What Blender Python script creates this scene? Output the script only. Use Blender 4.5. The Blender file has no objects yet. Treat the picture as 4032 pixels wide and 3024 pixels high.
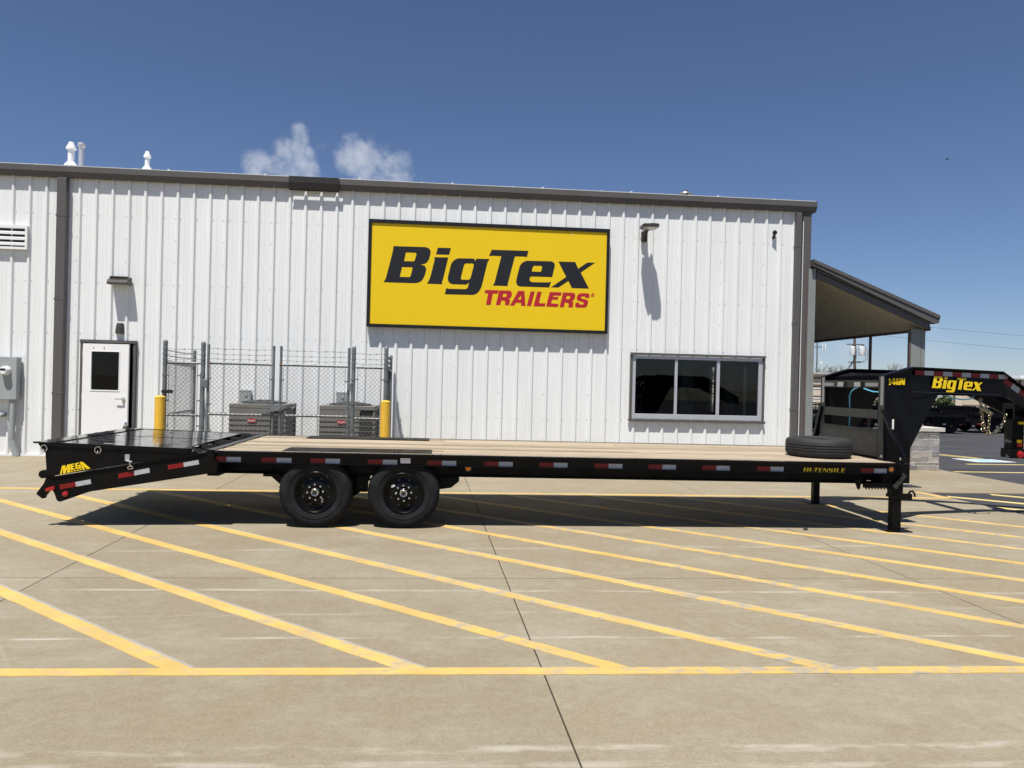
import bpy, bmesh, math, random
from mathutils import Vector, Matrix
from mathutils.geometry import tessellate_polygon
S = bpy.context.scene
COL = S.collection
R = math.radians
rnd = random.Random(11)

# ------------------------------------------------------------------ camera
CAM_H = 1.626
cam_d = bpy.data.cameras.new('camera')
cam = bpy.data.objects.new('camera', cam_d)
COL.objects.link(cam)
cam_d.sensor_fit = 'HORIZONTAL'
cam_d.sensor_width = 36.0
cam_d.lens = 36.0 * 2912.06 / 4032.0
cam_d.clip_start = 0.1
cam_d.clip_end = 3000.0
YAW, PITCH, ROLL = R(5.0293), R(-0.0878), R(1.3952)
fwd = Vector((math.sin(YAW)*math.cos(PITCH), math.cos(YAW)*math.cos(PITCH), math.sin(PITCH)))
rgt = Vector((math.cos(YAW), -math.sin(YAW), 0))
upv = rgt.cross(fwd)
r2 = math.cos(ROLL)*rgt + math.sin(ROLL)*upv
u2 = -math.sin(ROLL)*rgt + math.cos(ROLL)*upv
m = Matrix((r2, u2, -fwd)).transposed().to_4x4()
m.translation = Vector((0, 0, CAM_H))
cam.matrix_world = m
S.camera = cam

# ------------------------------------------------------------------ exposure
S.view_settings.view_transform = 'Standard'
S.view_settings.look = 'None'
S.view_settings.gamma = 1.0
S.view_settings.use_curve_mapping = False
S.view_settings.exposure = 0.45

# ------------------------------------------------------------------ sun and sky
KX, KY = 0.16, 0.38                       # the light moves this far along X and Y per metre it falls
light_dir = Vector((KX, KY, -1)).normalized()
sun_d = bpy.data.lights.new('sun', 'SUN')
sun_d.energy = 5.0
sun_d.angle = R(0.53)
sun_d.color = (1.0, 0.955, 0.89)
sun = bpy.data.objects.new('sun', sun_d)
COL.objects.link(sun)
sun.rotation_euler = light_dir.to_track_quat('-Z', 'Y').to_euler()
sun.location = (-6, -16, 40)
SUN_EL = math.asin(-light_dir.z)
SUN_AZ = math.atan2(-light_dir.x, -light_dir.y)

W = bpy.data.worlds.new('World')
S.world = W
W.use_nodes = True
nt = W.node_tree
N, Lk = nt.nodes, nt.links
for n in list(N): N.remove(n)

def wmath(op, a, b=None, c=None, clamp=False):
    n = N.new('ShaderNodeMath'); n.operation = op; n.use_clamp = clamp
    for i, v in enumerate((a, b, c)):
        if v is None: continue
        if isinstance(v, (int, float)): n.inputs[i].default_value = v
        else: Lk.new(v, n.inputs[i])
    return n.outputs[0]

sky = N.new('ShaderNodeTexSky'); sky.sky_type = 'NISHITA'
sky.sun_disc = False
sky.sun_elevation = SUN_EL
sky.sun_rotation = SUN_AZ
sky.air_density = 0.8; sky.dust_density = 0.25; sky.ozone_density = 3.2; sky.altitude = 100
tc = N.new('ShaderNodeTexCoord')
gen = tc.outputs['Generated']
noise = N.new('ShaderNodeTexNoise'); noise.inputs['Scale'].default_value = 24; noise.inputs['Detail'].default_value = 9
noise.inputs['Roughness'].default_value = 0.6; noise.inputs['Distortion'].default_value = 0.15
Lk.new(gen, noise.inputs['Vector'])
CLOUDS = [(1182,530,42,.75),(1150,600,62,.85),(1200,612,45,.7),(1025,668,62,1),(1100,690,70,.9),(1195,680,60,.95),(1388,612,72,1),(1440,648,70,.9),
          (1570,678,66,1),(1576,628,40,.85),(1500,690,55,.8),(1450,560,46,.55),(1515,590,36,.5),(1265,560,26,.4),
          (3500,1325,95,.6),(3420,1340,70,.5),(3570,1410,80,.6),(3690,1400,60,.5),(3300,1370,60,.45),(3230,1420,60,.35),(3650,1340,60,.35)]
tot = None
for u, v, r, a in CLOUDS:
    d = (fwd + r2*((u-2016)/2912.06) - u2*((v-1512)/2912.06)).normalized()
    dp = N.new('ShaderNodeVectorMath'); dp.operation = 'DOT_PRODUCT'
    Lk.new(gen, dp.inputs[0]); dp.inputs[1].default_value = d
    mr = N.new('ShaderNodeMapRange'); mr.interpolation_type = 'SMOOTHSTEP'
    mr.inputs[1].default_value = math.cos(1.45*r/2912.06); mr.inputs[2].default_value = 1.0
    mr.inputs[3].default_value = 0.0; mr.inputs[4].default_value = a
    Lk.new(dp.outputs['Value'], mr.inputs[0])
    tot = mr.outputs[0] if tot is None else wmath('MAXIMUM', tot, mr.outputs[0])
# a loose band of fair-weather cloud low down all round the horizon
sep = N.new('ShaderNodeSeparateXYZ'); Lk.new(gen, sep.inputs[0])
n2 = N.new('ShaderNodeTexNoise'); n2.inputs['Scale'].default_value = 5; n2.inputs['Detail'].default_value = 6
Lk.new(gen, n2.inputs['Vector'])
lo = N.new('ShaderNodeMapRange'); lo.inputs[1].default_value = 0.02; lo.inputs[2].default_value = 0.13; lo.inputs[3].default_value = 0.42; lo.inputs[4].default_value = 0.0
Lk.new(sep.outputs['Z'], lo.inputs[0])
n2r = N.new('ShaderNodeMapRange'); n2r.interpolation_type = 'SMOOTHSTEP'; n2r.inputs[1].default_value = .5; n2r.inputs[2].default_value = .72
Lk.new(n2.outputs[0], n2r.inputs[0])
tot = wmath('MAXIMUM', tot, wmath('MULTIPLY', lo.outputs[0], n2r.outputs[0]))
edge = N.new('ShaderNodeMapRange'); edge.interpolation_type = 'SMOOTHSTEP'
Lk.new(wmath('ADD', wmath('MULTIPLY_ADD', noise.outputs[0], 1.55, -.26), wmath('MULTIPLY', tot, 0.42)), edge.inputs[0])
edge.inputs[1].default_value = 0.55; edge.inputs[2].default_value = 1.22
mask = wmath('MULTIPLY', edge.outputs[0], wmath('MINIMUM', wmath('MULTIPLY', tot, 1.5), 0.9), clamp=True)
hue = N.new('ShaderNodeMix'); hue.data_type = 'RGBA'; hue.blend_type = 'MULTIPLY'; hue.inputs['Factor'].default_value = 1
Lk.new(sky.outputs[0], hue.inputs['A']); hue.inputs['B'].default_value = (.95, .965, 1.07, 1)
mx = N.new('ShaderNodeMix'); mx.data_type = 'RGBA'
Lk.new(mask, mx.inputs['Factor']); Lk.new(hue.outputs['Result'], mx.inputs['A']); mx.inputs['B'].default_value = (6.4, 6.9, 8.0, 1)
bg = N.new('ShaderNodeBackground'); bg.inputs['Strength'].default_value = 0.064
Lk.new(mx.outputs['Result'], bg.inputs['Color'])
wo = N.new('ShaderNodeOutputWorld'); Lk.new(bg.outputs[0], wo.inputs[0])

# ------------------------------------------------------------------ materials
def new_mat(name):
    mt = bpy.data.materials.new(name); mt.use_nodes = True
    t = mt.node_tree
    return mt, t, t.nodes['Principled BSDF']

def tnode(t, typ, **kw):
    n = t.nodes.new(typ)
    for k, v in kw.items(): setattr(n, k, v)
    return n

def tmath(t, op, a, b=None, clamp=False):
    n = t.nodes.new('ShaderNodeMath'); n.operation = op; n.use_clamp = clamp
    for i, v in enumerate((a, b)):
        if v is None: continue
        if isinstance(v, (int, float)): n.inputs[i].default_value = v
        else: t.links.new(v, n.inputs[i])
    return n.outputs[0]

def tpos(t, scale=(1, 1, 1), per_object=False):
    g = t.nodes.new('ShaderNodeNewGeometry')
    mp = t.nodes.new('ShaderNodeMapping'); mp.inputs['Scale'].default_value = scale
    t.links.new(g.outputs['Position'], mp.inputs['Vector'])
    if per_object:
        oi = t.nodes.new('ShaderNodeObjectInfo')
        cb = t.nodes.new('ShaderNodeCombineXYZ')
        t.links.new(tmath(t, 'MULTIPLY', oi.outputs['Random'], 40.0), cb.inputs[0])
        t.links.new(tmath(t, 'MULTIPLY', oi.outputs['Random'], 17.0), cb.inputs[2])
        t.links.new(cb.outputs[0], mp.inputs['Location'])
    return mp.outputs[0]

def tnoise(t, vec, scale, detail=4, rough=.55, lo=.3, hi=.7):
    n = t.nodes.new('ShaderNodeTexNoise')
    n.inputs['Scale'].default_value = scale; n.inputs['Detail'].default_value = detail; n.inputs['Roughness'].default_value = rough
    t.links.new(vec, n.inputs['Vector'])
    r = t.nodes.new('ShaderNodeMapRange'); r.inputs[1].default_value = lo; r.inputs[2].default_value = hi
    t.links.new(n.outputs[0], r.inputs[0])
    return r.outputs[0]

def tmix(t, f, a, b, blend='MIX'):
    n = t.nodes.new('ShaderNodeMix'); n.data_type = 'RGBA'; n.blend_type = blend
    for s, v in (('Factor', f), ('A', a), ('B', b)):
        if isinstance(v, (int, float)): n.inputs[s].default_value = v
        elif isinstance(v, tuple): n.inputs[s].default_value = v if len(v) == 4 else (*v, 1)
        else: t.links.new(v, n.inputs[s])
    return n.outputs['Result']

def tbump(t, bsdf, h, strength=.3, dist=.01):
    b = t.nodes.new('ShaderNodeBump'); b.inputs['Strength'].default_value = strength; b.inputs['Distance'].default_value = dist
    t.links.new(h, b.inputs['Height']); t.links.new(b.outputs[0], bsdf.inputs['Normal'])

def mul(c, k): return tuple(min(1, x*k) for x in c)

def M(name, col, rough=.5, metal=0, spec=.5, var=.12, scale=3.0, stretch=(1, 1, 1), bump=0, bscale=60, rv=.1, coat=0, obj_var=0):
    mt, t, b = new_mat(name)
    v = tpos(t, stretch)
    n = tnoise(t, v, scale, 5)
    c = tmix(t, n, mul(col, 1-var), mul(col, 1+var))
    if obj_var:
        oi = t.nodes.new('ShaderNodeObjectInfo')
        k = t.nodes.new('ShaderNodeMapRange'); k.inputs[3].default_value = 1-obj_var; k.inputs[4].default_value = 1+obj_var
        t.links.new(oi.outputs['Random'], k.inputs[0])
        vm = t.nodes.new('ShaderNodeVectorMath'); vm.operation = 'SCALE'
        t.links.new(c, vm.inputs[0]); t.links.new(k.outputs[0], vm.inputs['Scale'])
        c = vm.outputs[0]
    t.links.new(c, b.inputs['Base Color'])
    b.inputs['Metallic'].default_value = metal
    b.inputs['Specular IOR Level'].default_value = spec
    b.inputs['Coat Weight'].default_value = coat
    rr = t.nodes.new('ShaderNodeMapRange'); rr.inputs[3].default_value = max(0.02, rough-rv/2); rr.inputs[4].default_value = min(1, rough+rv/2)
    t.links.new(tnoise(t, v, scale*2.3, 3), rr.inputs[0]); t.links.new(rr.outputs[0], b.inputs['Roughness'])
    if bump:
        tbump(t, b, tnoise(t, tpos(t), bscale, 3), bump, .004)
    return mt

MAT = {}
def rot_pos(t, ang, scale):
    g = t.nodes.new('ShaderNodeNewGeometry')
    mp = t.nodes.new('ShaderNodeMapping'); mp.inputs['Rotation'].default_value = (0, 0, ang)
    t.links.new(g.outputs['Position'], mp.inputs['Vector'])
    m2 = t.nodes.new('ShaderNodeMapping'); m2.inputs['Scale'].default_value = scale
    t.links.new(mp.outputs[0], m2.inputs['Vector'])
    return m2.outputs[0]

def concrete_colour(t):
    """colour of the cast slabs: broad tone drift, blotches, broom and tyre streaks, pits, speckle"""
    v = tpos(t)
    big = tnoise(t, v, .28, 3, .5, .36, .64)
    c = tmix(t, big, (.222, .180, .118), (.252, .216, .155))
    warm = tnoise(t, tpos(t, (.7, 1.0, 1)), .9, 8, .66, .48, .68)
    c = tmix(t, tmath(t, 'MULTIPLY', warm, .42), c, (.180, .138, .085))
    blot = tnoise(t, tpos(t, (.9, 1.1, 1)), 1.25, 10, .72, .49, .66)
    c = tmix(t, tmath(t, 'MULTIPLY', blot, .62), c, (.318, .293, .235))
    lite = tnoise(t, tpos(t, (.8, 1.1, 1)), .55, 9, .7, .50, .66)
    c = tmix(t, tmath(t, 'MULTIPLY', lite, .6), c, (.335, .312, .262))
    b2 = tnoise(t, tpos(t, (.9, 1.1, 1.4)), 3.1, 9, .72, .53, .68)
    c = tmix(t, tmath(t, 'MULTIPLY', b2, .38), c, (.33, .308, .255))
    zone = tnoise(t, v, .5, 2, .5, .42, .6)
    s1 = tmath(t, 'MULTIPLY', tnoise(t, tpos(t, (.30, 5.5, 1)), 1.3, 8, .7, .54, .70), zone)
    c = tmix(t, tmath(t, 'MULTIPLY', s1, .34), c, (.36, .335, .28))
    z2 = tnoise(t, v, .42, 2, .5, .5, .62)
    s2 = tmath(t, 'MULTIPLY', tnoise(t, rot_pos(t, R(48), (.35, 5.0, 1)), 1.2, 8, .7, .54, .72), z2)
    c = tmix(t, tmath(t, 'MULTIPLY', s2, .42), c, (.165, .135, .10))
    s3 = tmath(t, 'MULTIPLY', tnoise(t, rot_pos(t, R(55), (.3, 7.0, 1)), 1.0, 8, .66, .60, .70), tnoise(t, v, .6, 2, .5, .52, .62))
    c = tmix(t, tmath(t, 'MULTIPLY', s3, .5), c, (.40, .375, .32))
    # oil drips and dull stains, few and far between
    st = tmath(t, 'MULTIPLY', tnoise(t, v, 2.4, 6, .6, .66, .76), tnoise(t, v, .33, 2, .5, .5, .6))
    c = tmix(t, tmath(t, 'MULTIPLY', st, .55), c, (.115, .092, .066))
    fine = tnoise(t, v, 16, 8, .78, .38, .62)
    c = tmix(t, .2, c, tmix(t, fine, (.125, .098, .065), (.345, .308, .236)))
    sp = tnoise(t, v, 70, 3, .65, .3, .7)
    c = tmix(t, .2, c, tmix(t, sp, (.11, .09, .065), (.41, .37, .30)))
    for sc, th, am in ((4.2, .035, .75), (11.0, .06, .5)):
        vo = t.nodes.new('ShaderNodeTexVoronoi'); vo.inputs['Scale'].default_value = sc
        t.links.new(rot_pos(t, R(20), (1, 1.7, 1)), vo.inputs['Vector'])
        mr = t.nodes.new('ShaderNodeMapRange'); mr.inputs[1].default_value = th; mr.inputs[2].default_value = th*.6
        mr.inputs[3].default_value = 0; mr.inputs[4].default_value = am
        t.links.new(vo.outputs['Distance'], mr.inputs[0])
        sx = t.nodes.new('ShaderNodeSeparateColor'); t.links.new(vo.outputs['Color'], sx.inputs[0])
        c = tmix(t, tmath(t, 'MULTIPLY', mr.outputs[0], tmath(t, 'GREATER_THAN', sx.outputs[0], .62)), c, (.09, .072, .055))
    return tmix(t, 1.0, c, (.99, .985, .93), 'MULTIPLY')

def mk_concrete():
    mt, t, b = new_mat('concrete')
    c = concrete_colour(t)
    g = t.nodes.new('ShaderNodeNewGeometry')
    sx = t.nodes.new('ShaderNodeSeparateXYZ'); t.links.new(g.outputs['Position'], sx.inputs[0])
    wob = tnoise(t, tpos(t, (.7, .7, .7)), 1.0, 3, .5, 0, 1)
    for y0, wd, amt, sc, slope in ((5.76, .022, .55, 1.3, -.015), (5.2, .02, .22, .9, .02), (4.70, .016, .6, 2.2, -.01), (3.27, .030, .5, 2.2, -.02), (3.14, .025, .42, 2.6, -.035), (7.2, .03, .3, .8, .05)):
        yy = tmath(t, 'SUBTRACT', sx.outputs['Y'], tmath(t, 'MULTIPLY', sx.outputs['X'], slope))
        dy = tmath(t, 'ABSOLUTE', tmath(t, 'SUBTRACT', tmath(t, 'ADD', yy, tmath(t, 'MULTIPLY', wob, .09)), y0+.045))
        mr = t.nodes.new('ShaderNodeMapRange'); mr.interpolation_type = 'SMOOTHSTEP'
        mr.inputs[1].default_value = wd*1.6; mr.inputs[2].default_value = wd*.35; mr.inputs[3].default_value = 0; mr.inputs[4].default_value = 1
        t.links.new(dy, mr.inputs[0])
        brk = tnoise(t, tpos(t, (sc, sc*3.5, 1)), 1.0, 6, .65, .44, .6)
        c = tmix(t, tmath(t, 'MULTIPLY', tmath(t, 'MULTIPLY', mr.outputs[0], brk), amt), c, (.46, .435, .375))
    oi = t.nodes.new('ShaderNodeObjectInfo')
    k = t.nodes.new('ShaderNodeMapRange'); k.inputs[3].default_value = .93; k.inputs[4].default_value = 1.06
    t.links.new(oi.outputs['Random'], k.inputs[0])
    vm = t.nodes.new('ShaderNodeVectorMath'); vm.operation = 'SCALE'
    t.links.new(c, vm.inputs[0]); t.links.new(k.outputs[0], vm.inputs['Scale'])
    t.links.new(vm.outputs[0], b.inputs['Base Color'])
    b.inputs['Roughness'].default_value = .85; b.inputs['Specular IOR Level'].default_value = .3
    tbump(t, b, tnoise(t, tpos(t), 45, 4, .6, .2, .8), .25, .003)
    return mt
MAT['concrete'] = mk_concrete()

def mk_line_paint(name, col, wear_lo, wear_hi):
    mt, t, b = new_mat(name)
    v = tpos(t)
    tone = tmix(t, tnoise(t, v, 2.2, 4), mul(col, .86), mul(col, 1.08))
    tone = tmix(t, tmath(t, 'MULTIPLY', tnoise(t, v, 1.8, 8, .68, .48, .68), .4), tone, mul(col, .74))
    chip = tnoise(t, tpos(t, (1, 1.6, 1)), 5.5, 9, .74, wear_lo, wear_hi)
    zone = tnoise(t, v, .55, 4, .55, .34, .56)
    g = t.nodes.new('ShaderNodeNewGeometry'); sx = t.nodes.new('ShaderNodeSeparateXYZ'); t.links.new(g.outputs['Position'], sx.inputs[0])
    east = t.nodes.new('ShaderNodeMapRange'); east.inputs[1].default_value = -2.6; east.inputs[2].default_value = .3; east.inputs[3].default_value = .22; east.inputs[4].default_value = 1
    t.links.new(sx.outputs['X'], east.inputs[0])
    f = tmath(t, 'MULTIPLY', tmath(t, 'MULTIPLY', chip, zone, clamp=True), east.outputs[0])
    bare = tmix(t, .55, concrete_colour(t), (.36, .34, .295))
    t.links.new(tmix(t, f, tone, bare), b.inputs['Base Color'])
    b.inputs['Roughness'].default_value = .7; b.inputs['Specular IOR Level'].default_value = .3
    tbump(t, b, tnoise(t, v, 45, 4, .6, .2, .8), .2, .003)
    return mt
MAT['yellow_line'] = mk_line_paint('yellow_line_paint', (.565, .385, .118), .49, .575)
MAT['old_line'] = mk_line_paint('old_white_line_paint', (.34, .32, .28), .32, .55)
MAT['pale_line'] = mk_line_paint('pale_yellow_line_paint', (.62, .5, .2), .62, .8)
MAT['white_line'] = mk_line_paint('white_line_paint', (.68, .68, .66), .6, .8)
MAT['blue_line'] = mk_line_paint('blue_line_paint', (.30, .50, .62), .6, .8)

MAT['asphalt'] = M('asphalt', (.048, .048, .052), .85, spec=.3, var=.3, scale=.8, stretch=(.5, 1.6, 1), bump=.4, bscale=90)
MAT['joint'] = M('joint_sealant', (.014, .012, .011), .7, var=.3)
MAT['soil'] = M('dry_ground', (.17, .15, .10), .95, var=.3, scale=.2)
MAT['white_panel'] = M('white_wall_paint', (.73, .745, .74), .42, spec=.35, var=.035, scale=1.1, stretch=(4, 4, .5), rv=.12)
MAT['white_paint'] = M('white_door_paint', (.76, .765, .76), .4, spec=.4, var=.02, scale=2)
MAT['pvc'] = M('white_pvc', (.76, .77, .77), .35, var=.03)
MAT['grey_box'] = M('grey_enamel', (.30, .325, .325), .45, spec=.4, var=.05, scale=5)
MAT['trim'] = M('charcoal_trim_paint', (.093, .087, .084), .45, spec=.4, var=.06, scale=1.5)
MAT['trim_dark'] = M('dark_patch_metal', (.026, .024, .022), .5, spec=.3, var=.15)
MAT['roof'] = M('roof_panel_metal', (.62, .62, .60), .35, metal=.0, var=.05)
MAT['sage'] = M('grey_green_column_paint', (.215, .232, .222), .5, spec=.35, var=.05)
MAT['soffit'] = M('beige_soffit_paint', (.29, .275, .225), .55, spec=.3, var=.05)
MAT['sign_yellow'] = M('sign_yellow_acrylic', (.74, .51, .0085), .45, spec=.25, var=.015)
MAT['sign_black'] = M('sign_black_vinyl', (.014, .015, .018), .45, spec=.3, var=.05)
MAT['sign_red'] = M('sign_red_vinyl', (.40, .017, .026), .45, spec=.3, var=.05)
MAT['sign_frame'] = M('sign_frame_black', (.010, .010, .011), .45, spec=.3)
MAT['alu'] = M('anodised_aluminium', (.50, .51, .54), .38, metal=.35, spec=.5, var=.04)
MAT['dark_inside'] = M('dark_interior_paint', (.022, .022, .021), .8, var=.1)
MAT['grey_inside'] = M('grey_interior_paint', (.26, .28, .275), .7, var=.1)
MAT['black'] = M('gloss_black_paint', (.004, .004, .0045), .24, spec=.16, var=.2, rv=.12)
MAT['black_satin'] = M('satin_black_paint', (.0045, .0043, .004), .42, spec=.12, var=.25, rv=.2)
MAT['black_deck'] = M('mirror_black_ramp_paint', (.006, .006, .007), .12, spec=.55, var=.2, rv=.08, coat=.3)
MAT['head_black'] = M('black_paint_dusty_headboard', (.022, .023, .0215), .5, spec=.5, var=.12, rv=.1)
MAT['rubber'] = M('tyre_rubber', (.017, .017, .019), .8, spec=.08, var=.3, scale=9, bump=.2, bscale=150)
MAT['rubber_old'] = M('spare_tyre_rubber', (.026, .026, .026), .75, spec=.35, var=.2, scale=9)
MAT['chrome'] = M('bright_zinc', (.72, .72, .70), .2, metal=1.0, var=.08)
MAT['zinc_gold'] = M('yellow_zinc_chain', (.34, .295, .19), .3, metal=.9, var=.3, scale=30)
MAT['galv'] = M('galvanised_steel', (.17, .185, .19), .45, metal=.35, var=.22, scale=6)
MAT['galv_light'] = M('bright_galvanised_steel', (.24, .245, .24), .42, metal=.5, var=.2, scale=6)
MAT['wire'] = M('weathered_fence_wire', (.10, .107, .112), .5, metal=.3, var=.2)
MAT['rust'] = M('rusty_weld', (.22, .10, .04), .8, var=.4, scale=20)
MAT['bollard'] = M('bollard_yellow_sleeve', (.72, .43, .045), .5, spec=.35, var=.05, scale=6)
MAT['decal_yellow'] = M('decal_yellow_vinyl', (.80, .56, .012), .4, spec=.3, var=.03)
MAT['tape_red'] = M('red_reflective_tape', (.18, .007, .007), .35, spec=.3, var=.2, scale=14)
MAT['tape_white'] = M('silver_reflective_tape', (.36, .385, .41), .35, spec=.3, var=.12, scale=14)
MAT['tape_grey'] = M('grey_reflective_tape', (.30, .305, .295), .4, spec=.4, var=.06)
MAT['lens_red'] = M('red_lens', (.33, .008, .012), .18, spec=.6, var=.1)
MAT['lens_amber'] = M('amber_lens', (.80, .25, .015), .2, spec=.6, var=.3, scale=40)
MAT['lens_clear'] = M('clear_lamp_lens', (.40, .405, .395), .3, spec=.5, var=.1, scale=30)
MAT['hose'] = M('cyan_hose', (.13, .52, .74), .4, var=.06)
MAT['ac_case'] = M('condenser_case_taupe', (.165, .158, .145), .55, spec=.3, var=.08, scale=4)
MAT['ac_dark'] = M('condenser_fin_dark', (.030, .029, .027), .6, var=.3, scale=8)
MAT['badge_red'] = M('red_badge', (.34, .018, .025), .35)
MAT['screw'] = M('panel_screw_zinc', (.40, .41, .42), .45, metal=.2)
MAT['white_print'] = M('white_print', (.8, .8, .8), .5)
MAT['black_plastic'] = M('black_plastic', (.012, .012, .013), .4)
MAT['bronze'] = M('bronze_fixture_paint', (.045, .041, .036), .4, spec=.4, var=.1)
MAT['cream'] = M('cream_wall', (.58, .50, .40), .8, var=.06, scale=.3)
MAT['brown_band'] = M('brown_trim', (.10, .068, .055), .7, var=.2)
MAT['grey_wall'] = M('grey_far_wall', (.40, .41, .42), .8, var=.1, scale=.3)
MAT['pole_wood'] = M('weathered_pole_wood', (.12, .095, .075), .9, var=.3, scale=2, stretch=(5, 5, .6))
MAT['transformer'] = M('transformer_grey', (.78, .80, .80), .45, var=.08)
MAT['cable'] = M('dark_cable', (.06, .063, .07), .6)
MAT['bark'] = M('bare_bark', (.20, .165, .135), .9, var=.25, scale=4)
MAT['leaf'] = M('shrub_leaf', (.075, .105, .03), .6, var=.4, scale=1.5, obj_var=.2)
MAT['yellow_plastic'] = M('yellow_equipment_paint', (.72, .52, .01), .4, var=.05)
MAT['mortar'] = M('stone_mortar', (.08, .078, .075), .95, var=.2)
MAT['label_white'] = M('paper_label_white', (.78, .77, .75), .5)
MAT['pebble'] = M('dark_pebble', (.03, .028, .027), .8, bump=.5)
MAT['green_can'] = M('green_canister', (.02, .035, .03), .35)

def tweak_white():
    mt = MAT['white_panel']; t = mt.node_tree; b = t.nodes['Principled BSDF']
    base = b.inputs['Base Color'].links[0].from_socket
    g = t.nodes.new('ShaderNodeNewGeometry'); sx = t.nodes.new('ShaderNodeSeparateXYZ'); t.links.new(g.outputs['Position'], sx.inputs[0])
    low = t.nodes.new('ShaderNodeMapRange'); low.inputs[1].default_value = .7; low.inputs[2].default_value = .02; low.inputs[3].default_value = 0; low.inputs[4].default_value = 1
    t.links.new(sx.outputs['Z'], low.inputs[0])
    spl = tmath(t, 'MULTIPLY', tnoise(t, tpos(t, (1, 1, .5)), 5, 6, .65, .4, .75), low.outputs[0])
    c = tmix(t, tmath(t, 'MULTIPLY', spl, .35), base, (.45, .41, .35))
    run = tnoise(t, tpos(t, (6, 6, .18)), 1.6, 6, .6, .55, .8)
    c = tmix(t, tmath(t, 'MULTIPLY', run, .16), c, (.50, .48, .44))
    t.links.new(c, b.inputs['Base Color'])
    tbump(t, b, tnoise(t, tpos(t, (1.6, 1.6, .8)), 1.4, 3, .5, 0, 1), .22, .012)
tweak_white()

def mk_stone():
    mt, t, b = new_mat('ledge_stone')
    oi = t.nodes.new('ShaderNodeObjectInfo')
    rp = t.nodes.new('ShaderNodeValToRGB'); e = rp.color_ramp.elements
    e[0].position = 0; e[0].color = (.22, .218, .21, 1); e[1].position = 1; e[1].color = (.88, .87, .83, 1)
    for p, c in ((.25, (.40, .40, .395, 1)), (.5, (.60, .575, .53, 1)), (.7, (.50, .45, .39, 1)), (.85, (.72, .72, .70, 1))):
        x = e.new(p); x.color = c
    t.links.new(oi.outputs['Random'], rp.inputs[0])
    v = tpos(t, per_object=True)
    n = tnoise(t, v, 16, 6, .65, .3, .7)
    c = tmix(t, tmath(t, 'MULTIPLY', n, .35), rp.outputs[0], (.26, .25, .24))
    c = tmix(t, tmath(t, 'MULTIPLY', tnoise(t, v, 7, 5, .6, .5, .75), .6), c, (.62, .60, .56))
    t.links.new(c, b.inputs['Base Color']); b.inputs['Roughness'].default_value = .85
    tbump(t, b, n, .35, .008)
    return mt
MAT['stone'] = mk_stone()

def mk_wood():
    mt, t, b = new_mat('treated_pine_plank')
    oi = t.nodes.new('ShaderNodeObjectInfo')
    v = tpos(t, (.55, 11, 11), per_object=True)
    grain = tnoise(t, v, 2.2, 8, .68, .34, .66)
    c = tmix(t, grain, (.235, .175, .11), (.455, .385, .28))
    fine = tnoise(t, tpos(t, (1.2, 40, 40), per_object=True), 3, 6, .65, .4, .66)
    c = tmix(t, tmath(t, 'MULTIPLY', fine, .4), c, (.54, .46, .35))
    knot = tnoise(t, tpos(t, (2.0, 9, 9), per_object=True), 1.3, 3, .5, .66, .76)
    c = tmix(t, tmath(t, 'MULTIPLY', knot, .75), c, (.10, .065, .04))
    rp = t.nodes.new('ShaderNodeMapRange'); rp.inputs[3].default_value = .74; rp.inputs[4].default_value = 1.1
    t.links.new(oi.outputs['Random'], rp.inputs[0])
    vm = t.nodes.new('ShaderNodeVectorMath'); vm.operation = 'SCALE'
    t.links.new(c, vm.inputs[0]); t.links.new(rp.outputs[0], vm.inputs['Scale'])
    t.links.new(vm.outputs[0], b.inputs['Base Color'])
    b.inputs['Roughness'].default_value = .75; b.inputs['Specular IOR Level'].default_value = .3
    tbump(t, b, grain, .2, .004)
    return mt
MAT['wood'] = mk_wood()

def mk_glass(name, tint):
    mt = bpy.data.materials.new(name); mt.use_nodes = True
    t = mt.node_tree
    for n in list(t.nodes): t.nodes.remove(n)
    out = t.nodes.new('ShaderNodeOutputMaterial')
    tr = t.nodes.new('ShaderNodeBsdfTransparent'); tr.inputs[0].default_value = (*tint, 1)
    gl = t.nodes.new('ShaderNodeBsdfGlossy'); gl.inputs['Roughness'].default_value = .01
    gl.inputs['Color'].default_value = (.8, .8, .8, 1)
    fr = t.nodes.new('ShaderNodeFresnel'); fr.inputs[0].default_value = 1.45
    ms = t.nodes.new('ShaderNodeMixShader')
    t.links.new(fr.outputs[0], ms.inputs[0]); t.links.new(tr.outputs[0], ms.inputs[1]); t.links.new(gl.outputs[0], ms.inputs[2])
    t.links.new(ms.outputs[0], out.inputs[0])
    return mt
MAT['glass'] = mk_glass('tinted_window_glass', (.62, .67, .67))
MAT['glass_dark'] = mk_glass('dark_door_glass', (.12, .12, .12))

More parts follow.
